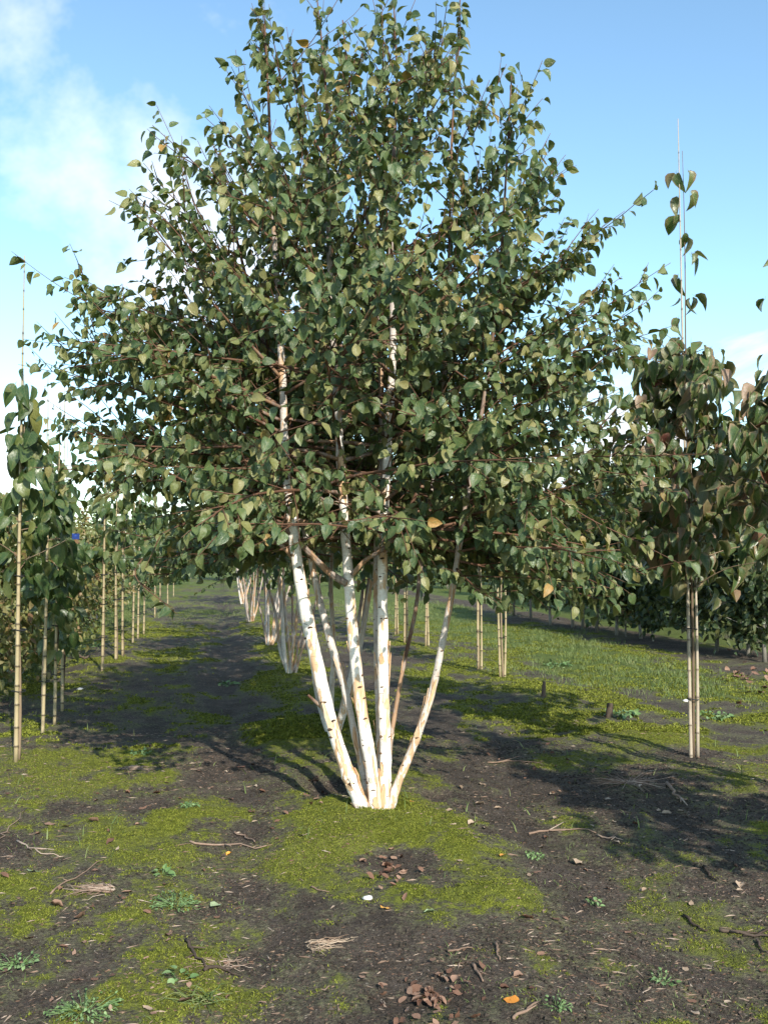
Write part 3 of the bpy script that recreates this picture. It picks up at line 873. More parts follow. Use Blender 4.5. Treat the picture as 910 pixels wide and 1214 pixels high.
for (px, py, h, lab, sd_) in ((394, 868, 4.2, 'white birch clump standing directly behind the big sunlit birch', 21),
                             (345, 798, 4.3, 'grey white birch clump with forked stems, second behind the big sunlit birch', 22),
                             (319, 765, 4.3, 'shaded birch clump, third behind the big sunlit birch', 23),
                             (298, 737, 4.3, 'small far birch clump, fourth behind the big sunlit birch', 24),
                             (287, 716, 4.3, 'small far birch clump, fifth behind the big sunlit birch', 25)):
    b = gp(px, py)
    generic_birch(b, lab, sd_, h, 7, 0.075 if sd_ < 23 else 0.11, 0.17 if sd_ < 23 else 0.26)

# ------------------------------------------------------------------ caned young trees
def bamboo(P0, P1, r, name, parent, mat, node=0.18, rng=None):
    P0 = np.asarray(P0, float); P1 = np.asarray(P1, float)
    L = np.linalg.norm(P1 - P0)
    s = [0.0]; rr = [r]; at_ = [0.0]
    z = rng.uniform(0.05, node)
    while z < L - 0.03:
        s += [z - 0.012, z - 0.005, z, z + 0.006, z + 0.014]; rr += [r, r * 1.12, r * 1.28, r * 1.1, r]; at_ += [0, 0.5, 1, 0.6, 0]
        z += node * rng.uniform(0.85, 1.15)
    s.append(L); rr.append(r); at_.append(0)
    s = np.array(s); t = s / L
    bow = rng.normal(size=3) * 0.012
    P = P0 + (P1 - P0) * t[:, None] + bow * np.sin(t * math.pi)[:, None]
    mb = MB(); mb.tube(P, np.array(rr) * (1 - 0.80 * t ** 1.3), 8, attr=at_)
    return obj(name, mb.mesh(name, M[mat]), parent)

def tie_ring(parent, c, r, rng):
    a = np.linspace(0, 2 * math.pi, 13)
    P = np.stack([c[0] + np.cos(a) * r, c[1] + np.sin(a) * r, np.full(13, c[2]) + 0.004 * np.sin(a * 2)], -1)
    mb = MB(); mb.tube(P, 0.0045, 6)
    return obj('tie', mb.mesh('tie', M['tie']), parent)

def staked(base, label, group, seed, H, cane_H, z0, z1, cr, leaf_len, nleaf, nparts, kind, mat, canes=1, cane_r=0.012, cane_mat='cane', trunk_r=0.014, ties=(), lean=(0, 0), low=None, leader=14, droop=1.1, small=False):
    rng = np.random.default_rng(seed)
    root = empty('staked_tree', base, label, 'tree', group)
    n = 30
    t = np.linspace(0, 1, n)
    P = np.stack([lean[0] * t + 0.012 * np.sin(t * 9 + seed), lean[1] * t + 0.012 * np.cos(t * 7 + seed), -0.03 + (H + 0.03) * t], -1)
    mb = MB(); mb.tube(P, trunk_r * (1 - 0.85 * t), 8, 0.04, rng)
    trunk = obj('trunk', mb.mesh('trunk', M['bark_brown']), root)
    ca = -math.pi / 2 - YAW
    for k in range(canes):
        a = ca + (0 if canes == 1 else (-1.25 if k == 0 else 1.35))
        off = np.array([math.cos(a), math.sin(a), 0]) * (trunk_r + cane_r)
        top = np.array([lean[0], lean[1], 0]) * (cane_H / H)
        hh = cane_H if k == 0 else cane_H * 0.5
        bamboo(off + np.array([0, 0, -0.05]), off * 0.9 + top * (hh / cane_H) + np.array([rng.normal() * 0.015, 0, hh]), cane_r, 'bamboo_cane', root, cane_mat, 0.16 if canes == 1 else 0.24, rng)
    for z in ties:
        tie_ring(root, (lean[0] * z / H, lean[1] * z / H, z), trunk_r + 2.0 * cane_r, rng)
    LP, LD, LN, LS = [], [], [], []
    def leaf(q, td, s=1.0):
        out = nrm(np.array([q[0], q[1], 0.0]) + 0.02 * rng.normal(size=3) + 0.0)
        d = 0.35 * out + 0.3 * td + np.array([0, 0, -droop]) + 0.38 * rng.normal(size=3)
        nn = 0.6 * out + np.array([0, 0, 0.25]) + 0.75 * SUNH + 0.5 * rng.normal(size=3)
        S = leaf_len * rng.uniform(0.65, 1.15) * s
        LP.append(q + 0.25 * S * nrm(d)); LD.append(d); LN.append(nn); LS.append(S)
    nb = max(6, nleaf // 16)
    az = rng.uniform(0, 6.28)
    per = max(1, nleaf // nb)
    for k in range(nb):
        z = z0 + (z1 - z0) * (k + 0.5 * rng.random()) / nb
        i = min(int(z / H * (n - 1)), n - 2)
        az += 2.4 + rng.normal() * 0.5
        f = (z - z0) / (z1 - z0)
        r_ = cr * (0.25 + 0.85 * math.sin(math.pi * min(1, 0.28 + 0.72 * f))) * rng.uniform(0.55, 1.1)
        el = R(rng.uniform(15, 50))
        d = np.array([math.cos(az) * math.cos(el), math.sin(az) * math.cos(el), math.sin(el)])
        L = max(0.12, r_)
        Bp = grow(rng, P[i], d, L, -0.9 if droop > 0.9 else 0.1, 0.15, 0.06)
        mb = MB(); mb.tube(Bp, np.linspace(max(0.0035, trunk_r * 0.4), 0.0016, len(Bp)), 4)
        for q in range(per):
            u = 0.12 + 0.88 * (q + rng.random()) / per
            j = min(int(u * (len(Bp) - 1)), len(Bp) - 2)
            leaf(Bp[j] + rng.normal(size=3) * 0.05, nrm(Bp[j + 1] - Bp[j]))
        if small:
            mb.add(np.zeros((0, 3)))
        obj('branch', mb.mesh('branch', M['bark_brown']), trunk)
    for k in range(leader):
        z = z1 + (H - z1) * (k + rng.random()) / leader
        i = min(int(z / H * (n - 1)), n - 2)
        a = rng.uniform(0, 6.28)
        leaf(P[i] + np.array([math.cos(a), math.sin(a), 0]) * 0.05, np.array([math.cos(a), math.sin(a), 0.2]), 0.95)
    if low:
        for k in range(low[0]):
            z = rng.uniform(low[1], low[2]); i = min(int(z / H * (n - 1)), n - 2); a = rng.uniform(0, 6.28); rr = low[3] * rng.random()
            leaf(P[i] + np.array([math.cos(a), math.sin(a), 0]) * rr, np.array([math.cos(a), math.sin(a), 0.0]))
    place_leaves(root, kind, mat, LP, LD, LN, LS, seed + 9, nparts)
    return root

G_L = 'caned young trees in the row beside the mossy track'
ords = ['second', 'third', 'fourth', 'fifth', 'sixth', 'seventh', 'eighth', 'ninth', 'tenth', 'eleventh', 'twelfth', 'thirteenth', 'fourteenth', 'fifteenth', 'sixteenth']
b = gp(21, 900)
t1 = staked(b, 'young tree on a bamboo cane with a small blue tag among its broad leaves', G_L, 101, 2.9, 3.75, 1.42, 2.6, 0.34, 0.165, 130, 130, 'broad', 'cane_leaf', cane_r=0.017, trunk_r=0.015, ties=(0.5, 0.95, 1.35), leader=14)
# the blue tag hangs from a twig on the camera side
tp = at(90, 636, float(b[0] * FWD[0] + b[1] * FWD[1]) - 0.12) - b
mb = MB(); s_ = 0.026
mb.add(np.array([[x * s_, -0.002 + y * 0.004, z * s_ * 0.8] for y in (0, 1) for z in (-1, 1) for x in (-1, 1)]) + tp, [(0, 1, 3, 2), (4, 6, 7, 5), (0, 2, 6, 4), (1, 5, 7, 3), (0, 4, 5, 1), (2, 3, 7, 6)])
tg = obj('plant_tag', mb.mesh('plant_tag', M['blue_tag'], False), t1); tg['label'] = 'small bright blue plant tag'
mb = MB(); c0 = np.array([0.02, -0.02, tp[2] - 0.18]); mb.tube(smooth_poly([c0, c0 * 0.4 + tp * 0.6 + np.array([0, 0, 0.0]), tp + np.array([0, 0, 0.015])], 8), np.linspace(0.004, 0.002, 8), 5)
obj('twig', mb.mesh('twig', M['bark_brown']), t1)
LEFT = [(52, 870, 2.7, 100, 60), (66, 858, 2.6, 110, 60), (75, 843, 2.8, 130, 60), (122, 795, 3.0, 80, 0), (138, 782, 2.9, 70, 0), (146, 777, 3.0, 70, 0), (158, 762, 2.9, 70, 0), (164, 757, 3.0, 70, 0),
        (171, 752, 3.0, 100, 0), (184, 732, 3.0, 100, 0), (190, 727, 3.0, 90, 0), (199, 716, 3.0, 90, 0), (206, 707, 3.0, 80, 0)]
for k, (px, py, H, nlf, npt) in enumerate(LEFT):
    b = gp(px, py)
    dense = k in (1, 2)
    staked(b, 'caned young tree, %s in its row counting from the blue tagged tree' % ords[k], G_L, 110 + k, H, H + 0.45, 1.05 if dense else (1.25 if k == 0 else 1.5), H - 0.35, 0.36, 0.15, nlf, npt, 'broad', 'cane_leaf',
           cane_r=0.0155 if k < 3 else 0.019, trunk_r=0.013, ties=(0.45, 0.9, 1.3), leader=8, low=(22, 0.75, 1.15, 0.16) if dense else None, small=True)

G_R = 'pink leaved young trees tied to paired canes'
b = gp(822, 897)
staked(b, 'young tree with drooping pink edged leaves tied to two canes with black ties', G_R, 201, 4.75, 5.0, 1.4, 3.2, 1.0, 0.13, 1150, 300, 'heart', 'pink_leaf', canes=2, cane_r=0.014, cane_mat='cane_grey', trunk_r=0.013,
       ties=(0.44, 0.98, 1.52), lean=(-0.02, 0.03), leader=26, droop=1.2)
b = np.array([3.64, 6.15, float(gz(3.64, 6.15))])
staked(b, 'young tree with big curling leaves standing next to the black tied tree', G_R, 202, 3.75, 3.4, 1.6, 2.8, 0.5, 0.13, 300, 100, 'heart', 'pink_leaf', canes=2, cane_r=0.019, cane_mat='cane_grey', trunk_r=0.02,
       ties=(0.5, 1.0, 1.5), leader=16, droop=1.2)
for y_, sd_, lab in ((1.7, 203, 'leafy caned tree out of view whose shade falls across the bare soil track'), (3.2, 204, 'leafy caned tree out of view, next to the one shading the soil track')):
    b = np.array([3.55, y_, float(gz(3.55, y_))])
    staked(b, lab, G_R, sd_, 4.2, 4.5, 1.5, 3.3, 0.62, 0.165, 420, 0, 'heart', 'pink_leaf', canes=2, cane_r=0.019, cane_mat='cane_grey', trunk_r=0.02, ties=(0.5, 1.0), leader=12, droop=1.2)
for k, (px, py) in enumerate([(595, 803), (568, 793), (506, 766), (481, 762), (470, 752), (447, 742), (430, 734)]):
    b = gp(px, py)
    staked(b, 'tree on paired pale canes, %s in its row counting from the black tied tree' % ords[k], G_R, 210 + k, 3.6, 3.9, 1.62, 3.1, 0.55, 0.15, 170, 0, 'heart', 'cane_leaf', canes=2, cane_r=0.016, cane_mat='cane', trunk_r=0.013,
           ties=(0.5, 1.0, 1.45), leader=6, small=True)

# ------------------------------------------------------------------ leafy row trees, shrubs, far trees
def bushy(name, base, label, cat, group, seed, H, z0, rad, leaf_len, nleaf, mat, trunk_r, shape='oval', bark='bark_grey', kind='small'):
    rng = np.random.default_rng(seed)
    root = empty(name, base, label, cat, group)
    n = 12; t = np.linspace(0, 1, n)
    P = np.stack([0.03 * np.sin(t * 5 + seed), 0.03 * np.cos(t * 6 + seed), -0.04 + (H * 0.92) * t], -1)
    mb = MB(); mb.tube(P, trunk_r * (1 - 0.9 * t), 7, 0.05, rng)
    trunk = obj('trunk', mb.mesh('trunk', M[bark]), root)
    nb = 16
    tips = []
    for k in range(nb):
        f = (k + rng.random()) / nb
        z = z0 + (H * 0.85 - z0) * f; a = k * 2.4 + rng.normal() * 0.3
        if shape == 'cone': r_ = rad * (1 - 0.85 * f)
        else: r_ = rad * math.sin(math.pi * (0.22 + 0.7 * f)) ** 0.7
        i = min(int(z / (H * 0.92) * (n - 1)), n - 2)
        el = R(rng.uniform(15, 45))
        tips.append((P[i], np.array([math.cos(a) * math.cos(el), math.sin(a) * math.cos(el), math.sin(el)]), r_ * rng.uniform(0.75, 1.15)))
    LP = []; LD = []; LN = []; LS = []
    mb = MB()
    for p, d, L in tips:
        Bp = grow(rng, p, d, max(0.15, L), 0.2, 0.2, 0.12)
        mb.tube(Bp, np.linspace(max(0.004, trunk_r * 0.3), 0.002, len(Bp)), 4)
        m = nleaf // nb
        u = rng.random(m) ** 0.7
        j = np.minimum((u * (len(Bp) - 1)).astype(int), len(Bp) - 1)
        sp = (0.10 + 0.22 * rad) * (0.7 + 0.4 * rng.random())
        q = Bp[j] + rng.normal(size=(m, 3)) * sp * np.array([1, 1, 0.9]) * 0.6
        out = q * np.array([1, 1, 0]); out = nrm(out)
        LP.append(q); LD.append(0.5 * out + np.array([0, 0, -0.5]) + 0.6 * rng.normal(size=(m, 3)))
        LN.append(0.6 * out + np.array([0, 0, 0.5]) + 0.7 * rng.normal(size=(m, 3))); LS.append(leaf_len * rng.uniform(0.6, 1.2, m))
    obj('branches', mb.mesh('branches', M[bark]), trunk)
    m = nleaf // 14
    zt = rng.uniform(H * 0.75, H, m); q = np.stack([rng.normal(size=m) * 0.06, rng.normal(size=m) * 0.06, zt], -1)
    LP.append(q); LD.append(np.array([0, 0, 0.4]) + 0.8 * rng.normal(size=(m, 3))); LN.append(rng.normal(size=(m, 3)) + np.array([0, 0, 0.3])); LS.append(leaf_len * rng.uniform(0.6, 1.1, m))
    P_ = np.vstack(LP); ok = P_[:, 2] > 0.12
    place_leaves(root, kind, mat, P_[ok], np.vstack(LD)[ok], np.vstack(LN)[ok], np.concatenate(LS)[ok], seed + 3, 0)
    return root

G_F = 'dark leafy trees in the far row across the grass strip'
FAR = [(908, 785, 3.2, 0.6, 0.95), (888, 779, 2.2, 0.4, 0.6), (849, 772, 3.2, 0.5, 1.0), (815, 767, 3.1, 0.5, 0.95), (772, 760, 1.25, 0.35, 0.36), (759, 757, 3.2, 0.75, 0.85), (743, 755, 1.4, 0.4, 0.3), (732, 753, 3.3, 0.7, 0.9),
       (707, 750, 4.3, 0.5, 0.85), (689, 746, 3.2, 0.75, 0.8), (677, 744, 3.3, 0.8, 0.85), (652, 741, 2.4, 0.6, 0.65), (630, 735, 3.0, 0.8, 0.8), (610, 730, 2.9, 0.8, 0.8)]
for k, (px, py, H, z0, rd) in enumerate(FAR):
    b = gp(px, py)
    cone = k == 8
    lab = 'tall pale green conical tree rising above the dark far row' if cone else ('small round bush on a thin stem in the dark far row' if H < 1.5 and k == 4 else ('thin sapling with reddish leaves between the dark far trees' if k == 6 else
          'dark bushy tree, %s in the far row counting from its open grass end' % (['first'] + ords)[k]))
    bushy('nursery_tree', b, lab, 'tree', G_F, 300 + k, H, z0, rd, 0.11, 2600 if H > 1.5 else 700, 'pale_leaf' if cone else ('shrub_leaf' if k == 6 else 'dark_leaf'), 0.035 if H > 1.5 else 0.02, 'cone' if cone else 'oval')

G_F2 = 'dark leafy trees in the last row behind the far row'
for k, px in enumerate(range(600, 960, 32)):
    p = ground(px, 740); q = np.array([11.0, 0, 0]); v = ray(px, HORIZON); tt = 11.0 / v[0]; b = np.array([11.0, v[1] * tt, 0.0])
    if b[1] > 60: continue
    b[2] = float(gz(b[0], b[1]))
    bushy('nursery_tree', b, 'dark bushy tree in the last row seen through gaps of the far row', 'tree', G_F2, 360 + k, 3.4 + 0.7 * math.sin(k * 1.7), 0.5, 1.15, 0.13, 2000, 'dark_leaf' if k % 3 else 'pale_leaf', 0.04)

G_S = 'yellowing shrubs beyond the caned row'
SHR = [(-60, 838, 2.6), (-5, 815, 2.3), (30, 795, 2.4), (58, 775, 2.3), (80, 757, 2.3), (98, 743, 2.6), (115, 731, 2.3), (128, 721, 2.3), (142, 712, 2.5), (155, 705, 2.4), (168, 699, 2.5)]
for k, (px, py, H) in enumerate(SHR):
    b = gp(px, py)
    bushy('shrub', b, 'yellow green leafy shrub, %s in its row beyond the caned trees' % (['first'] + ords)[k], 'shrub', G_S, 340 + k, H, 0.25, 0.95, 0.10, 2600, 'shrub_leaf', 0.03, bark='bark_brown')

G_D = 'distant trees along the horizon'
rng = np.random.default_rng(77)
DIST = [(x, 42 + rng.uniform(0, 30)) for x in np.linspace(-40, 950, 34)]
for k, (px, d) in enumerate(DIST):
    v = at(px + rng.normal() * 8, HORIZON, d); b = np.array([v[0], v[1], float(gz(v[0], v[1]))])
    H_, rd_, q_ = rng.uniform(2.4, 4.0), rng.uniform(1.2, 1.9), int(rng.integers(0, 4))
    bushy('distant_tree', b, '%s tree on the horizon beyond all the nursery rows' % ['small dark green', 'small yellowing', 'small grey green', 'small mid green'][q_], 'tree', G_D + ', ' + ['dark', 'yellowing', 'grey green', 'mid green'][q_],
          400 + k, H_, 0.3, rd_, 0.24, 900, ['dark_leaf', 'shrub_leaf', 'pale_leaf', 'cane_leaf'][q_], 0.06)

# ------------------------------------------------------------------ ground cover
rng = np.random.default_rng(5)
def in_view(x, y, margin=60):
    px, py, dep = pix(np.stack([x, y, np.zeros_like(x)], -1))
    return (dep > 1) & (px > -margin) & (px < 910 + margin) & (py < 1214 + margin)

def scatter(n, seed, x0, x1, y0, y1, ypow=2.0):
    r = np.random.default_rng(seed)
    x = r.uniform(x0, x1, n); y = y0 + (y1 - y0) * r.random(n) ** ypow
    k = in_view(x, y)
    return x[k], y[k], r

def blades(name, x, y, r, hgt, wid, lean, mat, sink=0.004):
    n = len(x); z = gz(x, y) - sink
    a = r.uniform(0, 6.283, n)
    h = hgt * r.uniform(0.5, 1.3, n); w = wid * r.uniform(0.7, 1.3, n)
    lx = r.normal(size=n) * lean * h; ly = r.normal(size=n) * lean * h
    ca, sa = np.cos(a) * w / 2, np.sin(a) * w / 2
    V = np.stack([np.stack([x - ca, y - sa, z], -1), np.stack([x + ca, y + sa, z], -1),
                  np.stack([x + ca * 0.7 + lx * 0.35, y + sa * 0.7 + ly * 0.35, z + h * 0.6], -1), np.stack([x - ca * 0.7 + lx * 0.35, y - sa * 0.7 + ly * 0.35, z + h * 0.6], -1),
                  np.stack([x + lx, y + ly, z + h * 0.95], -1)], 1).reshape(-1, 3)
    o = np.arange(n)[:, None] * 5
    Q = o + np.array([[0, 1, 2, 3]]); T = o + np.array([[3, 2, 4]])
    return obj(name, mesh_np(name, V, [Q, T], M[mat], True))

x, y, r = scatter(1500000, 51, -2.4, 4.5, 2.9, 9.0, 1.6)
m_, g_, l_ = masks(x, y)
fine = fbm(x * 14, y * 14, 61, 3)
k = r.random(len(x)) < 0.85 * sstep(0.42, 1.05, m_ + (fine - 0.5) * 1.3)
x, y = x[k], y[k]
k = r.random(len(x)) < 0.75
x, y = x[k], y[k]
ra = r.uniform(0, 6.283, 5000); rr_ = 0.07 + 0.16 * r.random(5000) ** 1.3
x = np.concatenate([x, bx + np.cos(ra) * rr_]); y = np.concatenate([y, by + np.sin(ra) * rr_])
print('moss', len(x))
o = blades('moss', x, y, r, 0.0078, 0.0046, 0.9, 'moss', 0.0015)
tag(o, 'low carpet of bright green moss on the soil', 'moss', kind='stuff')

ra = r.uniform(0, 6.283, 2600); rr_ = 0.075 + 0.09 * r.random(2600) ** 1.5
o = blades('moss', bx + np.cos(ra) * rr_, by + np.sin(ra) * rr_, r, 0.032, 0.006, 0.5, 'moss', 0.002)
tag(o, 'taller ragged moss collar around the foot of the big birch', 'moss', kind='stuff')
x, y, r = scatter(520000, 58, -5, 7.5, 8.6, 24, 1.6)
m_, g_, l_ = masks(x, y)
fine = fbm(x * 7, y * 7, 64, 3)
k = r.random(len(x)) < 0.8 * sstep(0.45, 0.8, m_ + (fine - 0.5) * 1.1)
o = blades('moss', x[k], y[k], r, 0.018, 0.013, 0.8, 'moss', 0.002)
tag(o, 'low uneven moss along the shaded rows beyond the big birch', 'moss', kind='stuff')
x, y, r = scatter(420000, 52, -6, 8, 5.5, 34, 1.5)
m_, g_, l_ = masks(x, y)
cl = fbm(x * 3, y * 3, 62, 3)
k = (r.random(len(x)) < np.clip(g_ * 1.3, 0, 1) * sstep(0.40, 0.62, cl)) | (r.random(len(x)) < 0.004)
x, y = x[k], y[k]
k = r.random(len(x)) < 0.8
x, y = x[k], y[k]
print('grass', len(x))
o = blades('grass', x, y, r, 0.07, 0.007, 0.55, 'grass')
tag(o, 'thin pale green grass in the strips between the rows', 'grass', kind='stuff')
x, y, r = scatter(16000, 57, -1.8, 3.5, 3.0, 7.5, 1.5)
cl = fbm(x * 4, y * 4, 63, 3)
k = cl > 0.66
o = blades('sparse_grass', x[k], y[k], r, 0.02, 0.0035, 1.0, 'grass')
tag(o, 'sparse short grass seedlings scattered over the moss and soil', 'grass', kind='stuff')

def crumbs(name, n, seed, s0, s1, mat, cond, flat=0.6, y1=8.5, elong=1.0):
    x, y, r = scatter(n, seed, -2.2, 4.2, 2.9, y1, 1.5)
    m_, g_, l_ = masks(x, y)
    k = cond(m_, l_, r)
    x, y = x[k], y[k]; n = len(x)
    z = gz(x, y)
    s = s0 * (s1 / s0) ** (r.random(n) ** 2.2)
    B = np.array([[1, 0, 0], [-0.4, 0.9, 0], [-0.5, -0.8, 0.1], [0.1, 0.1, 1.0], [0.05, -0.1, -0.8]])
    a = r.uniform(0, 6.283, n); c, sn = np.cos(a), np.sin(a)
    V = B[None] * (1 + 0.35 * r.normal(size=(n, 5, 3))) * s[:, None, None] * np.array([elong, 1 / math.sqrt(elong), flat / math.sqrt(elong)])
    W = np.stack([V[..., 0] * c[:, None] - V[..., 1] * sn[:, None], V[..., 0] * sn[:, None] + V[..., 1] * c[:, None], V[..., 2]], -1) + np.stack([x, y, z + s * 0.25 * flat], -1)[:, None]
    T = np.array([[0, 1, 3], [1, 2, 3], [2, 0, 3], [1, 0, 4], [2, 1, 4], [0, 2, 4]])
    T = (np.arange(n)[:, None, None] * 5 + T[None]).reshape(-1, 3)
    return obj(name, mesh_np(name, W.reshape(-1, 3), T, M[mat], False))
o = crumbs('soil_crumbs', 110000, 53, 0.0022, 0.013, 'clod', lambda m, l, r: r.random(len(m)) < 1 - sstep(0.35, 0.6, m))
tag(o, 'loose crumbs of dark soil on the bare tracks', 'soil', kind='stuff')
o = crumbs('litter_fragments', 60000, 54, 0.003, 0.013, 'litter', lambda m, l, r: r.random(len(m)) < 0.10 + 0.9 * np.clip(l - 0.25, 0, 1) * 1.2, 0.22, 9.5)
tag(o, 'small fragments of dry brown leaf litter over the soil', 'litter', kind='stuff')
o = crumbs('twig_fragments', 9000, 55, 0.004, 0.010, 'twig', lambda m, l, r: r.random(len(m)) < 0.15 + 0.85 * l, 0.8, 9.5, 4.5)
tag(o, 'small broken bits of twig and stalk over the soil', 'litter', kind='stuff')

# ------------------------------------------------------------------ fallen leaves, twigs, pebbles, weeds
FALL_ME = {}
def fallen_mesh(mat, k):
    if (mat, k) not in FALL_ME:
        V, Q, T, U = leaf_template(0.72, 0.05 + 0.10 * (k % 3), -0.16 + 0.13 * (k % 4), 0.15, 0.06, 900 + k, 0.25)
        V = V.copy(); V[:, 1] -= 0.5
        V[:, 2] += 0.06 * np.sin(V[:, 0] * 9 + k) + 0.035 * np.cos(V[:, 1] * 11 + k)
        V[:, 2] -= V[:, 2].min() + 0.03
        FALL_ME[(mat, k)] = mesh_np('fallen_leaf', V, [Q, T], M[mat], True, uv=U)
    return FALL_ME[(mat, k)]
rng = np.random.default_rng(8)
def fallen(px, py, mat, size, label, group=None, name='fallen_leaf', cat='leaf', pos=None):
    p = gp(px, py) if pos is None else pos
    o = obj(name, fallen_mesh(mat, int(rng.integers(0, 6))), None, (p[0], p[1], float(gz(p[0], p[1])) + 0.006))
    o.scale = (size * rng.uniform(0.6, 1.1), size, size * rng.uniform(0.7, 1.6))
    o.rotation_euler = (rng.normal() * 0.12, rng.normal() * 0.12, rng.uniform(0, 6.28))
    return tag(o, label, cat, group)
fallen(254, 1077, 'palegreen_leaf', 0.062, 'pale green fallen leaf beside a low weed mat on the moss')
fallen(39, 1034, 'palegreen_leaf', 0.062, 'faded grey green fallen leaf on dark soil near dry brown stalks')
fallen(508, 1083, 'palegreen_leaf', 0.05, 'dull green fallen leaf between two orange leaves on soil')
fallen(456, 1078, 'orange_leaf', 0.045, 'bright orange fallen leaf on soil beside the white pebble')
fallen(595, 1016, 'orange_leaf', 0.055, 'orange brown fallen leaf at the mossy edge of the soil track')
fallen(605, 1188, 'orange_leaf', 0.06, 'yellow orange fallen leaf beside the heap of brown leaves')
fallen(272, 1015, 'orange_leaf', 0.04, 'small orange leaf under the long pale twig')
fallen(488, 949, 'orange_leaf', 0.03, 'tiny orange leaf on moss beside the birch foot')
fallen(686, 1025, 'tan_leaf', 0.085, 'curled cream coloured leaf on the bare soil track')
fallen(531, 961, 'tan_leaf', 0.05, 'yellowish tan leaf on soil close to the birch foot')
fallen(624, 1088, 'dry_leaf', 0.055, 'reddish brown fallen leaf lying on bright moss')
fallen(356, 992, 'tan_leaf', 0.05, 'whitish leaf chip on the moss before the birch')
for (px, py) in [(641, 1005), (613, 968), (790, 966), (806, 964), (571, 931), (553, 923), (658, 972), (590, 960), (545, 935), (780, 960), (718, 950), (654, 942), (568, 955), (700, 915), (625, 905), (590, 905), (660, 1018), (575, 985), (560, 978), (877, 1050), (730, 1000)]:
    fallen(px, py, 'tan_leaf', rng.uniform(0.04, 0.065), 'larger pale tan leaf lying on the bare soil track beside the birch', 'pale leaves on the bare soil track')
for (px, py) in [(78, 981), (6, 1041), (68, 1075), (200, 1109), (298, 963), (339, 966), (60, 978), (110, 975), (165, 910), (150, 918), (285, 912), (300, 908), (273, 948), (250, 935), (310, 940), (125, 905), (45, 990), (130, 1000), (95, 1090), (185, 940), (220, 1190), (150, 1060), (235, 915), (170, 960)]:
    fallen(px, py, 'dry_leaf', rng.uniform(0.045, 0.07), 'larger dry brown leaf lying on the moss before the caned trees', 'brown leaves on the mossy ground')
r9 = np.random.default_rng(99)
for k in range(60):
    px, py = r9.uniform(530, 905), r9.uniform(860, 1205)
    if py > 1040 and px < 560: continue
    q_ = r9.random() < 0.4
    fallen(px, py, 'tan_leaf' if q_ else 'dry_leaf', r9.uniform(0.022, 0.04), 'small %s leaf flake scattered on the soil track beside the birch' % ('cream' if q_ else 'brown'), '%s leaf flakes on the soil track' % ('cream' if q_ else 'brown'))
for k in range(60):
    px, py = r9.uniform(5, 330), r9.uniform(880, 1205)
    q_ = r9.random() < 0.2
    fallen(px, py, 'tan_leaf' if q_ else 'dry_leaf', r9.uniform(0.022, 0.04), 'small %s leaf flake scattered on the moss before the caned trees' % ('cream' if q_ else 'brown'), '%s leaf flakes on the moss' % ('cream' if q_ else 'brown'))
def pile(px, py, rpx, n, label, group, mat='dry_leaf', size=(0.022, 0.046)):
    c = gp(px, py)
    for k in range(n):
        a = rng.uniform(0, 6.28); rr = rpx * abs(rng.normal()) * (0.6 + 0.5 * abs(math.sin(a * 1.5 + px)))
        p = gp(px + math.cos(a) * rr, py + math.sin(a) * rr * 0.65)
        o = fallen(0, 0, mat, rng.uniform(*size), label, group, pos=p)
        o.location.z += 0.012 * rng.random()
        o.rotation_euler[0] += rng.normal() * 0.3; o.rotation_euler[1] += rng.normal() * 0.3
pile(462, 1033, 26, 44, 'dry brown leaf in the hollow before the birch foot', 'leaves in the hollow before the birch')
pile(515, 1188, 40, 80, 'dry brown leaf in the heap on dark soil far before the birch', 'leaves in the heap on dark soil')
pile(375, 935, 28, 18, 'dry brown leaf in the shaded pit behind the birch foot', 'leaves in the shaded pit')
pile(880, 804, 26, 30, 'pinkish dry leaf in the heap on the grass strip', 'leaves heaped on the grass strip', size=(0.07, 0.13))
pile(640, 905, 60, 26, 'brown leaf strewn over the soil behind the birch foot', 'leaves strewn behind the birch')

def twig(pts, r, label, mat='twig', name='fallen_twig', side=0):
    P = np.array([gp(x, y) for x, y in pts]); P = smooth_poly(P, 10) if len(pts) > 2 else P[0] + (P[1] - P[0]) * np.linspace(0, 1, 10)[:, None]
    L = np.linalg.norm(P[-1] - P[0])
    P[:, :2] += rng.normal(size=(10, 2)) * 0.02 * L
    P[:, 2] = gz(P[:, 0], P[:, 1]) + r * 0.9 + 0.004
    b = P[0].copy()
    mb = MB(); mb.tube(P - b, r * np.linspace(1.1, 0.5, 10), 6, 0.08, rng)
    for k in range(side):
        i = int(rng.integers(2, 7)); d = P[i + 1] - P[i]; d = nrm(rot_about(d, np.array([0, 0, 1.0]), rng.choice([-1, 1]) * rng.uniform(0.5, 1.0)) + np.array([0, 0, 0.002]))
        Q = P[i] - b + d * np.linspace(0, L * rng.uniform(0.2, 0.45), 5)[:, None]
        mb.tube(Q, r * np.linspace(0.7, 0.3, 5), 5)
    o = obj(name, mb.mesh(name, M[mat]), None, b)
    return tag(o, label, 'twig', 'twigs lying on the ground')
twig([(227, 1001), (270, 1003), (313, 1006)], 0.006, 'long pale twig lying across the bare track left of the birch', side=1)
twig([(278, 988), (290, 994), (303, 1000)], 0.006, 'short bent twig touching the long pale twig')
twig([(220, 1117), (232, 1132), (245, 1150)], 0.007, 'dark knobbly twig on moss before the low weed mat', 'dead_wood', side=2)
twig([(243, 1152), (262, 1150), (280, 1158)], 0.007, 'dark forked twig end beside the knobbly twig', 'dead_wood', side=2)
twig([(368, 1053), (380, 1056), (390, 1058)], 0.004, 'thin short twig on moss beside the leaf filled hollow')
twig([(627, 990), (660, 985), (705, 985)], 0.006, 'long thin twig lying across the bare soil track', side=2)
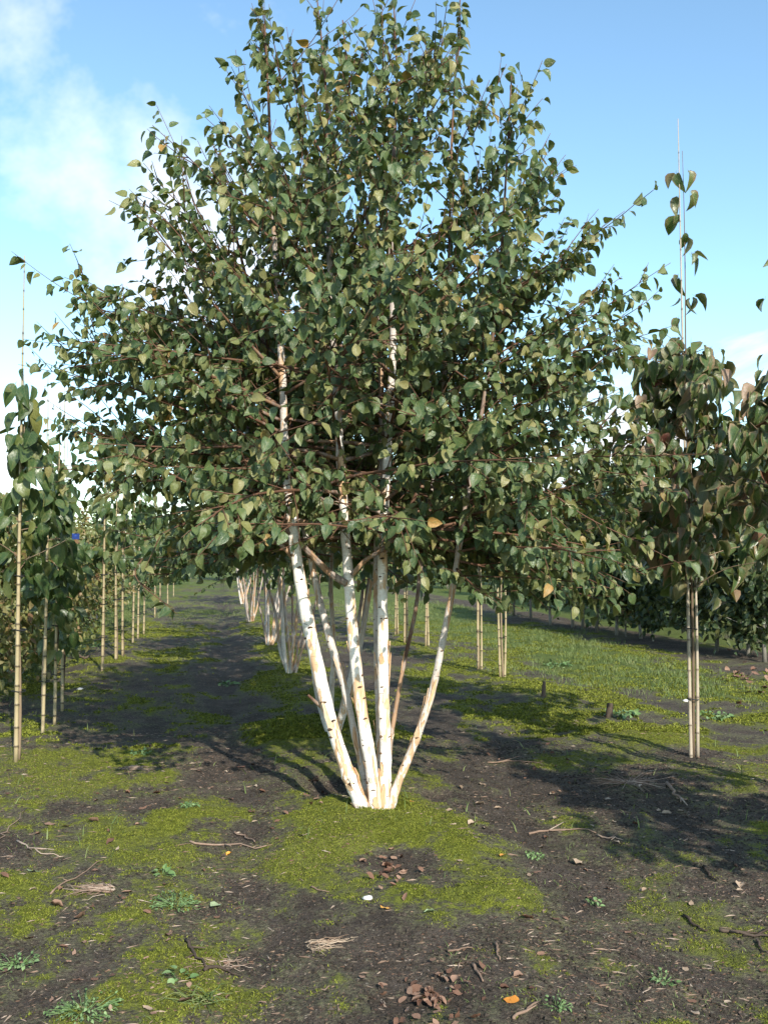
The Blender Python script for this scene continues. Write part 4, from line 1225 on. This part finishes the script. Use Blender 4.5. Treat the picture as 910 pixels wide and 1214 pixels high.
twig([(708, 991), (722, 995), (738, 997)], 0.005, 'short forked twig beyond the end of the long thin twig', side=2)
twig([(832, 1029), (840, 1040), (850, 1047)], 0.007, 'dark curved twig in the shade at the track edge', 'dead_wood')
twig([(811, 1088), (822, 1098), (837, 1107)], 0.007, 'dark stick on the mossy soil beside the branched stick', 'dead_wood')
twig([(850, 1104), (880, 1109), (925, 1113)], 0.008, 'long branched reddish stick lying on the mossy soil', 'dead_wood', side=3)
twig([(897, 1117), (900, 1125), (908, 1132)], 0.006, 'short stick beside the branched reddish stick', 'dead_wood')
twig([(560, 1146), (566, 1155), (572, 1166)], 0.006, 'pale peeled stick standing out beside the brown leaf heap')
twig([(587, 1120), (589, 1130), (592, 1140)], 0.005, 'thin pale stalk at the lower edge of the moss patch')
twig([(607, 1210), (620, 1202), (637, 1190)], 0.006, 'grey twig beside the yellow orange leaf', side=1)
twig([(530, 1130), (545, 1128), (560, 1126)], 0.005, 'pale twig between the leaf heap and the moss patch')
twig([(790, 930), (800, 945), (815, 950)], 0.010, 'brown bent branch piece at the foot of the black tied tree', side=2)
twig([(575, 905), (605, 904), (640, 906)], 0.006, 'pale twig on the soil behind the birch foot', side=1)
twig([(20, 998), (45, 1008), (70, 1015)], 0.005, 'reddish stalk on soil near the faded grey green leaf', side=2)
twig([(60, 1062), (90, 1040), (125, 1020)], 0.004, 'slender dry stalk leading to the dry grass clump', side=1)
twig([(0, 1000), (12, 985), (30, 960)], 0.004, 'thin stalk on the moss below the blue tagged tree')
twig([(90, 775), (100, 782), (108, 778)], 0.02, 'pale stick lying on the grass beside the caned row')

def dry_clump(px, py, n, L, label, flat=0.5, mat='straw', dirb=None, r0=0.0022):
    b = gp(px, py); b[2] = float(gz(b[0], b[1]))
    mb = MB()
    for k in range(n):
        a = rng.uniform(0, 6.28) if dirb is None else dirb + rng.normal() * 0.5
        l = L * rng.uniform(0.5, 1.2); e = rng.uniform(0.05, flat)
        p0 = np.array([rng.normal() * 0.03, rng.normal() * 0.03, 0.002])
        t = np.linspace(0, 1, 6)[:, None]
        P = p0 + np.array([math.cos(a), math.sin(a), e]) * l * t + np.array([0, 0, -e * l]) * t ** 2 * 0.8 + rng.normal(size=(6, 3)) * 0.003
        P[:, 2] = np.maximum(P[:, 2], gz(P[:, 0] + b[0], P[:, 1] + b[1]) - b[2] + 0.002)
        mb.tube(P, r0 * np.linspace(1, 0.4, 6), 4)
    o = obj('dry_grass_clump', mb.mesh('dry_grass_clump', M[mat]), None, b)
    return tag(o, label, 'grass clump', 'dry grass clumps on the ground')
dry_clump(376, 1120, 46, 0.10, 'uprooted tuft of pale dry grass on the moss before the hollow', 0.5, 'straw', -0.4, 0.0016)
dry_clump(126, 1055, 46, 0.16, 'flattened bunch of reddish dry stalks on the moss', 0.15, 'twig', 2.9)
dry_clump(745, 928, 60, 0.30, 'strewn reddish brown stalks on soil before the black tied tree', 0.12, 'twig', None, 0.003)
dry_clump(236, 1190, 30, 0.11, 'upright tuft of half dry grass beside an orange leaf', 1.6, 'grass')
dry_clump(150, 912, 30, 0.16, 'flattened dry stalks beside the shaded track', 0.15, 'twig', 0.2)
dry_clump(265, 1145, 30, 0.10, 'tangled dark stalks around the knobbly twig', 0.3, 'twig')

def weed(px, py, rad, n, label, ls=0.014):
    b = gp(px, py); b[2] = float(gz(b[0], b[1]))
    root = empty('weed_plant', b, label, 'weed', 'small green weeds on the ground')
    P = []; D = []; Nn = []; S = []; mb = MB()
    for k in range(n):
        a = rng.uniform(0, 6.28); rr = rad * math.sqrt(rng.random()); h = rng.uniform(0.006, 0.028)
        x_, y_ = math.cos(a) * rr, math.sin(a) * rr
        z_ = float(gz(b[0] + x_, b[1] + y_)) - b[2] + h
        P.append((x_, y_, z_)); d = np.array([math.cos(a), math.sin(a), rng.uniform(-0.1, 0.6)]) + 0.4 * rng.normal(size=3); D.append(d)
        Nn.append(np.array([0, 0, 1.0]) + 0.4 * rng.normal(size=3)); S.append(ls * rng.uniform(0.6, 1.4))
        if k % 2 == 0: mb.tube(np.array([(x_ * 0.4, y_ * 0.4, z_ - h), (x_ * 0.7, y_ * 0.7, z_ - h * 0.3), (x_, y_, z_)]), 0.0012, 4)
    obj('stems', mb.mesh('stems', M['weed']), root)
    merged_leaves('leaves', 'small', 'weed', np.array(P), frames(np.array(D), np.array(Nn)), np.array(S), rng.integers(0, 4, n), root)
WEEDS = [(208, 1074, 0.11, 150, 'spreading mat of tiny pale green weed leaves on the moss', 0.012), (192, 1037, 0.04, 16, 'small rosette weed with round leaves on moss behind the spreading mat', 0.028),
         (211, 1161, 0.05, 10, 'weed seedling with paired oval leaves before the knobbly twig', 0.03), (100, 1200, 0.13, 170, 'feathery green weed patch on dark soil', 0.011), (225, 958, 0.06, 40, 'low green weed beside the bare track', 0.02),
         (20, 1145, 0.08, 60, 'pale lacy weed on dark soil', 0.016), (785, 1166, 0.05, 30, 'small green weed alone on the bare soil track', 0.016), (633, 1018, 0.05, 26, 'low grey green weed beside the orange brown leaf', 0.016), (703, 1073, 0.035, 14, 'tiny green seedling on the bare soil track', 0.02),
         (660, 1195, 0.05, 40, 'green weed beside the yellow orange leaf', 0.012), (735, 848, 0.16, 60, 'bright leafy weed on the grass strip beside a dark stump', 0.05), (845, 850, 0.2, 60, 'broad patch of leafy weeds behind the black tied tree', 0.05),
         (660, 790, 0.2, 60, 'leafy weed on the sunny grass strip', 0.05), (270, 812, 0.12, 30, 'leafy weed in the shaded track beside the birch', 0.05), (105, 767, 0.2, 40, 'leafy weed on the grass beside the caned row', 0.07), (165, 895, 0.08, 30, 'bright weed at the edge of the shaded track', 0.03)]
for w_ in WEEDS: weed(*w_)

def pebble(px, py, s, label):
    p = gp(px, py)
    r = np.random.default_rng(int(px))
    V = []; n = 8
    for k in range(5):
        th = math.pi * k / 4
        for j in range(n):
            a = j * 2 * math.pi / n
            V.append(np.array([math.sin(th) * math.cos(a) * 1.3, math.sin(th) * math.sin(a), math.cos(th) * 0.6]) * s * (1 + 0.12 * r.normal()))
    Q = [(k * n + j, k * n + (j + 1) % n, (k + 1) * n + (j + 1) % n, (k + 1) * n + j) for k in range(4) for j in range(n)]
    o = obj('pebble', mesh_np('pebble', np.array(V), np.array(Q), M['pebble']), None, (p[0], p[1], float(gz(p[0], p[1])) + s * 0.35))
    tag(o, label, 'stone', 'pale pebbles on the ground')
pebble(436, 1066, 0.018, 'white pebble on dark soil beside the bright orange leaf')
pebble(95, 818, 0.03, 'pale stone on the track edge beside the caned row')
pebble(813, 832, 0.03, 'grey stone on the grass strip behind the black tied tree')

def stump(px, py, h, r, label):
    b = gp(px, py); b[2] = float(gz(b[0], b[1]))
    rg = np.random.default_rng(int(px))
    mb = MB(); t = np.linspace(0, 1, 7)
    mb.tube(np.stack([0.02 * t, 0.01 * t, -0.04 + (h + 0.04) * t], -1), r * (1.25 - 0.5 * t), 9, 0.10, rg)
    o = obj('cut_stump', mb.mesh('cut_stump', M['dead_wood']), None, b)
    tag(o, label, 'stump', 'cut stumps in the row')
stump(643, 826, 0.16, 0.022, 'thin dark cut stump among grass beside the shaded soil')
stump(721, 850, 0.13, 0.035, 'thick mossy brown stump between the black tied tree and the thin stump')
print('objects', len(bpy.data.objects))
